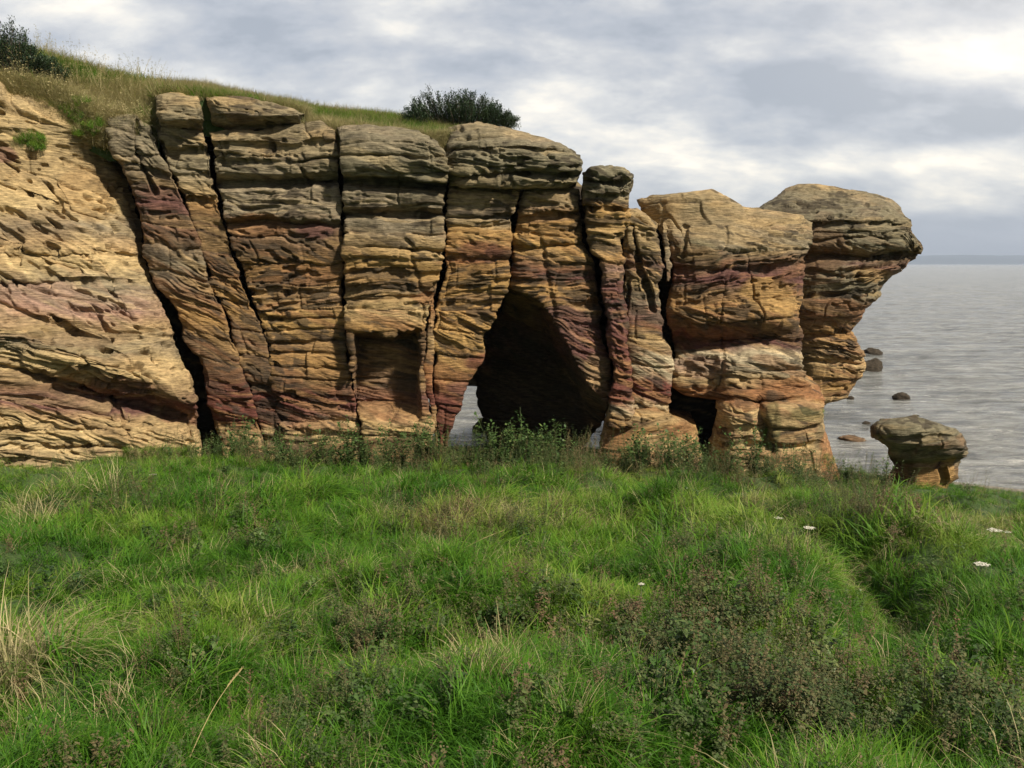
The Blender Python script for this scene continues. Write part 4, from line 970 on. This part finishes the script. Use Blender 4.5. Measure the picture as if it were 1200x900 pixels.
# leafy plants along the cliff foot
def foot_plants():
    random.seed(33)
    base = empty('leafy_plant')
    tag(base, 'green leafy weed growing along the foot of the cliff', 'plant', 'leafy weeds along the cliff foot')
    protos = []
    for k in range(3):
        random.seed(40 + k)
        SV, SF = [], []; V, Fq, H, Rn = [], [], [], []
        for s in range(9):
            az = random.uniform(0, 6.28); lean = abs(random.gauss(0, .4)); hh = random.uniform(.5, .95); pts = []
            for q in range(6):
                f = q / 5; r = math.sin(lean) * hh * f ** 1.3; pts.append((math.cos(az) * r + random.gauss(0, .01), math.sin(az) * r + random.gauss(0, .01), hh * f * math.cos(lean)))
            tube(pts, .006, .002, SV, SF, 4)
            for l in range(52):
                f = random.uniform(.15, 1); kk = min(4, int(f * 5)); g = f * 5 - kk
                p = [pts[kk][c] * (1 - g) + pts[kk + 1][c] * g + random.gauss(0, .025) for c in range(3)]
                la = random.uniform(0, 6.28); el = random.uniform(-.3, .9); L = random.uniform(.03, .075); W_ = L * .33
                dd = (math.cos(la) * math.cos(el), math.sin(la) * math.cos(el), math.sin(el)); sd = (-math.sin(la), math.cos(la), random.uniform(-.4, .4))
                m = [p[c] + dd[c] * L * .5 for c in range(3)]; i = len(V)
                V += [tuple(p), tuple(m[c] + sd[c] * W_ for c in range(3)), tuple(p[c] + dd[c] * L for c in range(3)), tuple(m[c] - sd[c] * W_ for c in range(3))]
                H += [f] * 4; Rn += [random.random() * 3] * 4; Fq.append((i, i + 1, i + 2, i + 3))
        protos.append((mesh_np('stem', SV, SF, GREENSTEM), mesh_np('leaves', V, Fq, HERB, attrs=dict(hgt=H, rnd=Rn), smooth=False)))
    xs = [(x, random.uniform(17.3, 19.0)) for x in list(range(235, 830, 8))] + [(x, random.uniform(17.5, 19.0)) for x in range(835, 1045, 22)]
    first = True
    for x, Y in xs:
        x += random.uniform(-11, 11); X = (x - 600) / F * Y * 1.03
        if first: r = base; first = False
        else: r = base.copy(); COL.objects.link(r)
        r.location = (X, Y, float(ground_z(X, Y))); r.rotation_euler = (0, 0, random.uniform(0, 6.28)); s = random.choice([.55, .75, .9, 1.05, 1.35]) * random.uniform(.9, 1.1) * (.42 if 665 < x < 728 else .8 if 518 < x < 575 else 1.1 if 540 < x < 700 else .95); r.scale = (s, s, s)
        a, b = random.choice(protos)
        obj('stem', a, r); obj('leaves', b, r)
foot_plants()

# ------------------------------------------------------------------ haze
def haze():
    m, nt, nd, lk = new_mat('sea_haze')
    out = nd.new('ShaderNodeOutputMaterial'); v = nd.new('ShaderNodeVolumePrincipled')
    v.inputs['Color'].default_value = (.66, .78, 1.0, 1); v.inputs['Density'].default_value = .00013
    lk.new(v.outputs[0], out.inputs['Volume'])
    x, y0, y1, z0, z1 = 14000, -70, 13000, -5, 260
    V = [(-x, y0, z0), (x, y0, z0), (x, y1, z0), (-x, y1, z0), (-x, y0, z1), (x, y0, z1), (x, y1, z1), (-x, y1, z1)]
    Fq = [(0, 3, 2, 1), (4, 5, 6, 7), (0, 1, 5, 4), (1, 2, 6, 5), (2, 3, 7, 6), (3, 0, 4, 7)]
    tag(obj('haze', mesh_np('haze', V, Fq, m, smooth=False)), 'thin sea haze over the water', kind='stuff')
HAZE = True
if HAZE: haze()

# ------------------------------------------------------------------ sky and sun
SUN_AZ, SUN_EL = 132, 44       # degrees clockwise from the view direction, and height
world = bpy.data.worlds.new('World'); scene.world = world; world.use_nodes = True
nt = world.node_tree; nd, lk = nt.nodes, nt.links; nd.clear()
out = nd.new('ShaderNodeOutputWorld'); bg = nd.new('ShaderNodeBackground')
sky = nd.new('ShaderNodeTexSky'); sky.sky_type = 'NISHITA'; sky.sun_disc = False
sky.sun_elevation = rad(SUN_EL); sky.sun_rotation = rad(SUN_AZ)
tc = nd.new('ShaderNodeTexCoord')
sep = nd.new('ShaderNodeSeparateXYZ'); lk.new(tc.outputs['Generated'], sep.inputs[0])
def M(op, a, b=None, c=None):
    n = nd.new('ShaderNodeMath'); n.operation = op
    for k, v in enumerate((a, b, c)):
        if v is None: continue
        if isinstance(v, (int, float)): n.inputs[k].default_value = v
        else: lk.new(v, n.inputs[k])
    return n.outputs[0]
X_, Y_, Z_ = sep.outputs
zc = M('MAXIMUM', Z_, 0.0)
den = M('ADD', zc, .42)
cu = M('DIVIDE', X_, den); cv = M('DIVIDE', Y_, den)
cmb = nd.new('ShaderNodeCombineXYZ'); lk.new(cu, cmb.inputs[0]); lk.new(cv, cmb.inputs[1])
def tex(vec, scale, detail, rough, loc, dist=0., sc=(1, 1, 1)):
    mp = nd.new('ShaderNodeMapping'); mp.inputs['Location'].default_value = loc; mp.inputs['Scale'].default_value = sc; lk.new(vec, mp.inputs[0])
    n = nd.new('ShaderNodeTexNoise'); n.inputs['Scale'].default_value = scale; n.inputs['Detail'].default_value = detail; n.inputs['Roughness'].default_value = rough; n.inputs['Distortion'].default_value = dist
    lk.new(mp.outputs[0], n.inputs['Vector']); return n.outputs[0]
n1 = tex(cmb.outputs[0], 2.1, 7, .52, (3.1, 1.7, 0), .12, (1, 1.6, 1))
n2 = tex(cmb.outputs[0], 6.0, 9, .60, (7.7, 2.2, 4), .1, (1, 1.5, 1))
sm = M('MULTIPLY_ADD', M('SUBTRACT', M('ADD', M('MULTIPLY', n1, .66), M('MULTIPLY', n2, .34)), .5), 1.6, .5)
# clearings: directions where the layer thins and light comes through
def blob(px, py, sx, sy, amp):
    """gaussian in direction space around the direction of a point in the sky"""
    d = P(px, py, 1.) - np.array([0, 0, EYE]); d = d / np.linalg.norm(d)
    dx = M('MULTIPLY', M('SUBTRACT', X_, float(d[0])), 1 / sx); dz = M('MULTIPLY', M('SUBTRACT', Z_, float(d[2])), 1 / sz_(sy))
    r2 = M('ADD', M('MULTIPLY', dx, dx), M('MULTIPLY', dz, dz))
    return M('MULTIPLY', M('EXPONENT', M('MULTIPLY', r2, -1)), amp)
def sz_(s): return s
tot = sm
for b in [(150, 10, .07, .03, .13), (130, 70, .05, .02, .06), (1150, 68, .09, .02, .07), (1060, 188, .12, .018, .10), (1170, 215, .08, .02, .06), (380, 105, .14, .03, .06), (700, 60, .06, .08, .05), (820, 100, .1, .05, .05),
          (300, 50, .12, .05, -.10), (620, 20, .08, .04, -.10), (980, 130, .14, .04, -.10), (900, 20, .2, .03, -.07), (1150, 20, .1, .03, -.04), (800, 205, .15, .03, -.02), (1120, 275, .14, .03, -.08), (50, 50, .05, .04, -.03), (1140, 145, .05, .02, -.06)]:
    b = b[:4] + (b[4] * 1.35,); tot = M('ADD', tot, blob(*b))
rmp = nd.new('ShaderNodeValToRGB'); e = rmp.color_ramp.elements
e[0].position = .33; e[0].color = (.37, .40, .45, 1)
e[1].position = .78; e[1].color = (1.25, 1.13, .93, 1)
for p, c in [(.41, (.46, .485, .53)), (.48, (.555, .565, .585)), (.56, (.70, .695, .68)), (.66, (.92, .87, .78))]:
    q = e.new(p); q.color = (*c, 1)
lk.new(tot, rmp.inputs[0])
# warm glow centred out of view, added to light the sea, bluer towards the horizon
hz = nd.new('ShaderNodeMapRange'); hz.inputs[1].default_value = .0; hz.inputs[2].default_value = .07; hz.inputs[3].default_value = .75; hz.inputs[4].default_value = 0.; lk.new(Z_, hz.inputs[0])
mh = nd.new('ShaderNodeMix'); mh.data_type = 'RGBA'; mh.inputs[7].default_value = (.40, .45, .56, 1); lk.new(hz.outputs[0], mh.inputs[0]); lk.new(rmp.outputs[0], mh.inputs[6])
gl = blob(1420, -200, .22, .18, .26)
gv = nd.new('ShaderNodeVectorMath'); gv.operation = 'SCALE'; gv.inputs[0].default_value = (1.5, 1.28, .95); lk.new(gl, gv.inputs['Scale'])
ga = nd.new('ShaderNodeVectorMath'); ga.operation = 'ADD'; lk.new(mh.outputs[2], ga.inputs[0]); lk.new(gv.outputs[0], ga.inputs[1])
skym = nd.new('ShaderNodeVectorMath'); skym.operation = 'SCALE'; skym.inputs['Scale'].default_value = .10; lk.new(sky.outputs[0], skym.inputs[0])
addn = nd.new('ShaderNodeMix'); addn.data_type = 'RGBA'; addn.inputs[0].default_value = .90; lk.new(skym.outputs[0], addn.inputs[6]); lk.new(ga.outputs[0], addn.inputs[7])
dk1 = nd.new('ShaderNodeMapRange'); dk1.interpolation_type = 'SMOOTHSTEP'; dk1.inputs[1].default_value = .34; dk1.inputs[2].default_value = .75; dk1.inputs[3].default_value = 1.; dk1.inputs[4].default_value = .42; lk.new(Z_, dk1.inputs[0])  # sky overhead and behind the camera darkened to cut ambient light
dk2 = nd.new('ShaderNodeMapRange'); dk2.interpolation_type = 'SMOOTHSTEP'; dk2.inputs[1].default_value = .45; dk2.inputs[2].default_value = -.1; dk2.inputs[3].default_value = 1.; dk2.inputs[4].default_value = .50; lk.new(Y_, dk2.inputs[0])
dkm = M('MULTIPLY', dk1.outputs[0], dk2.outputs[0])
dks = nd.new('ShaderNodeVectorMath'); dks.operation = 'SCALE'; lk.new(addn.outputs[2], dks.inputs[0]); lk.new(dkm, dks.inputs['Scale'])
lk.new(dks.outputs[0], bg.inputs[0]); bg.inputs[1].default_value = 1.0
lk.new(bg.outputs[0], out.inputs[0])
world.cycles.sampling_method = 'MANUAL'; world.cycles.sample_map_resolution = 512

sd = bpy.data.lights.new('sun', 'SUN'); sd.energy = 5.0; sd.angle = rad(4); sd.color = (1, .90, .74)
so = bpy.data.objects.new('sun', sd); link(so)
az, el = rad(SUN_AZ), rad(SUN_EL)
v = mathutils.Vector((math.sin(az) * math.cos(el), math.cos(az) * math.cos(el), math.sin(el)))
so.rotation_euler = (-v).to_track_quat('-Z', 'Y').to_euler(); so.location = (20, -10, 30)

cd = bpy.data.cameras.new('camera'); cd.sensor_width = 36; cd.lens = 36 * F / 1200; cd.clip_start = .05; cd.clip_end = 60000
co = bpy.data.objects.new('camera', cd); link(co); co.location = (0, 0, EYE); co.rotation_euler = (math.pi / 2 - TH, 0, 0)
scene.camera = co
scene.view_settings.view_transform = 'Standard'; scene.view_settings.look = 'None'; scene.view_settings.gamma = 1; scene.view_settings.exposure = 0.32
scene.cycles.max_bounces = 5; scene.cycles.diffuse_bounces = 2; scene.cycles.transmission_bounces = 3; scene.cycles.transparent_max_bounces = 4
scene.cycles.use_denoising = True
print('script time', time.time() - T0)
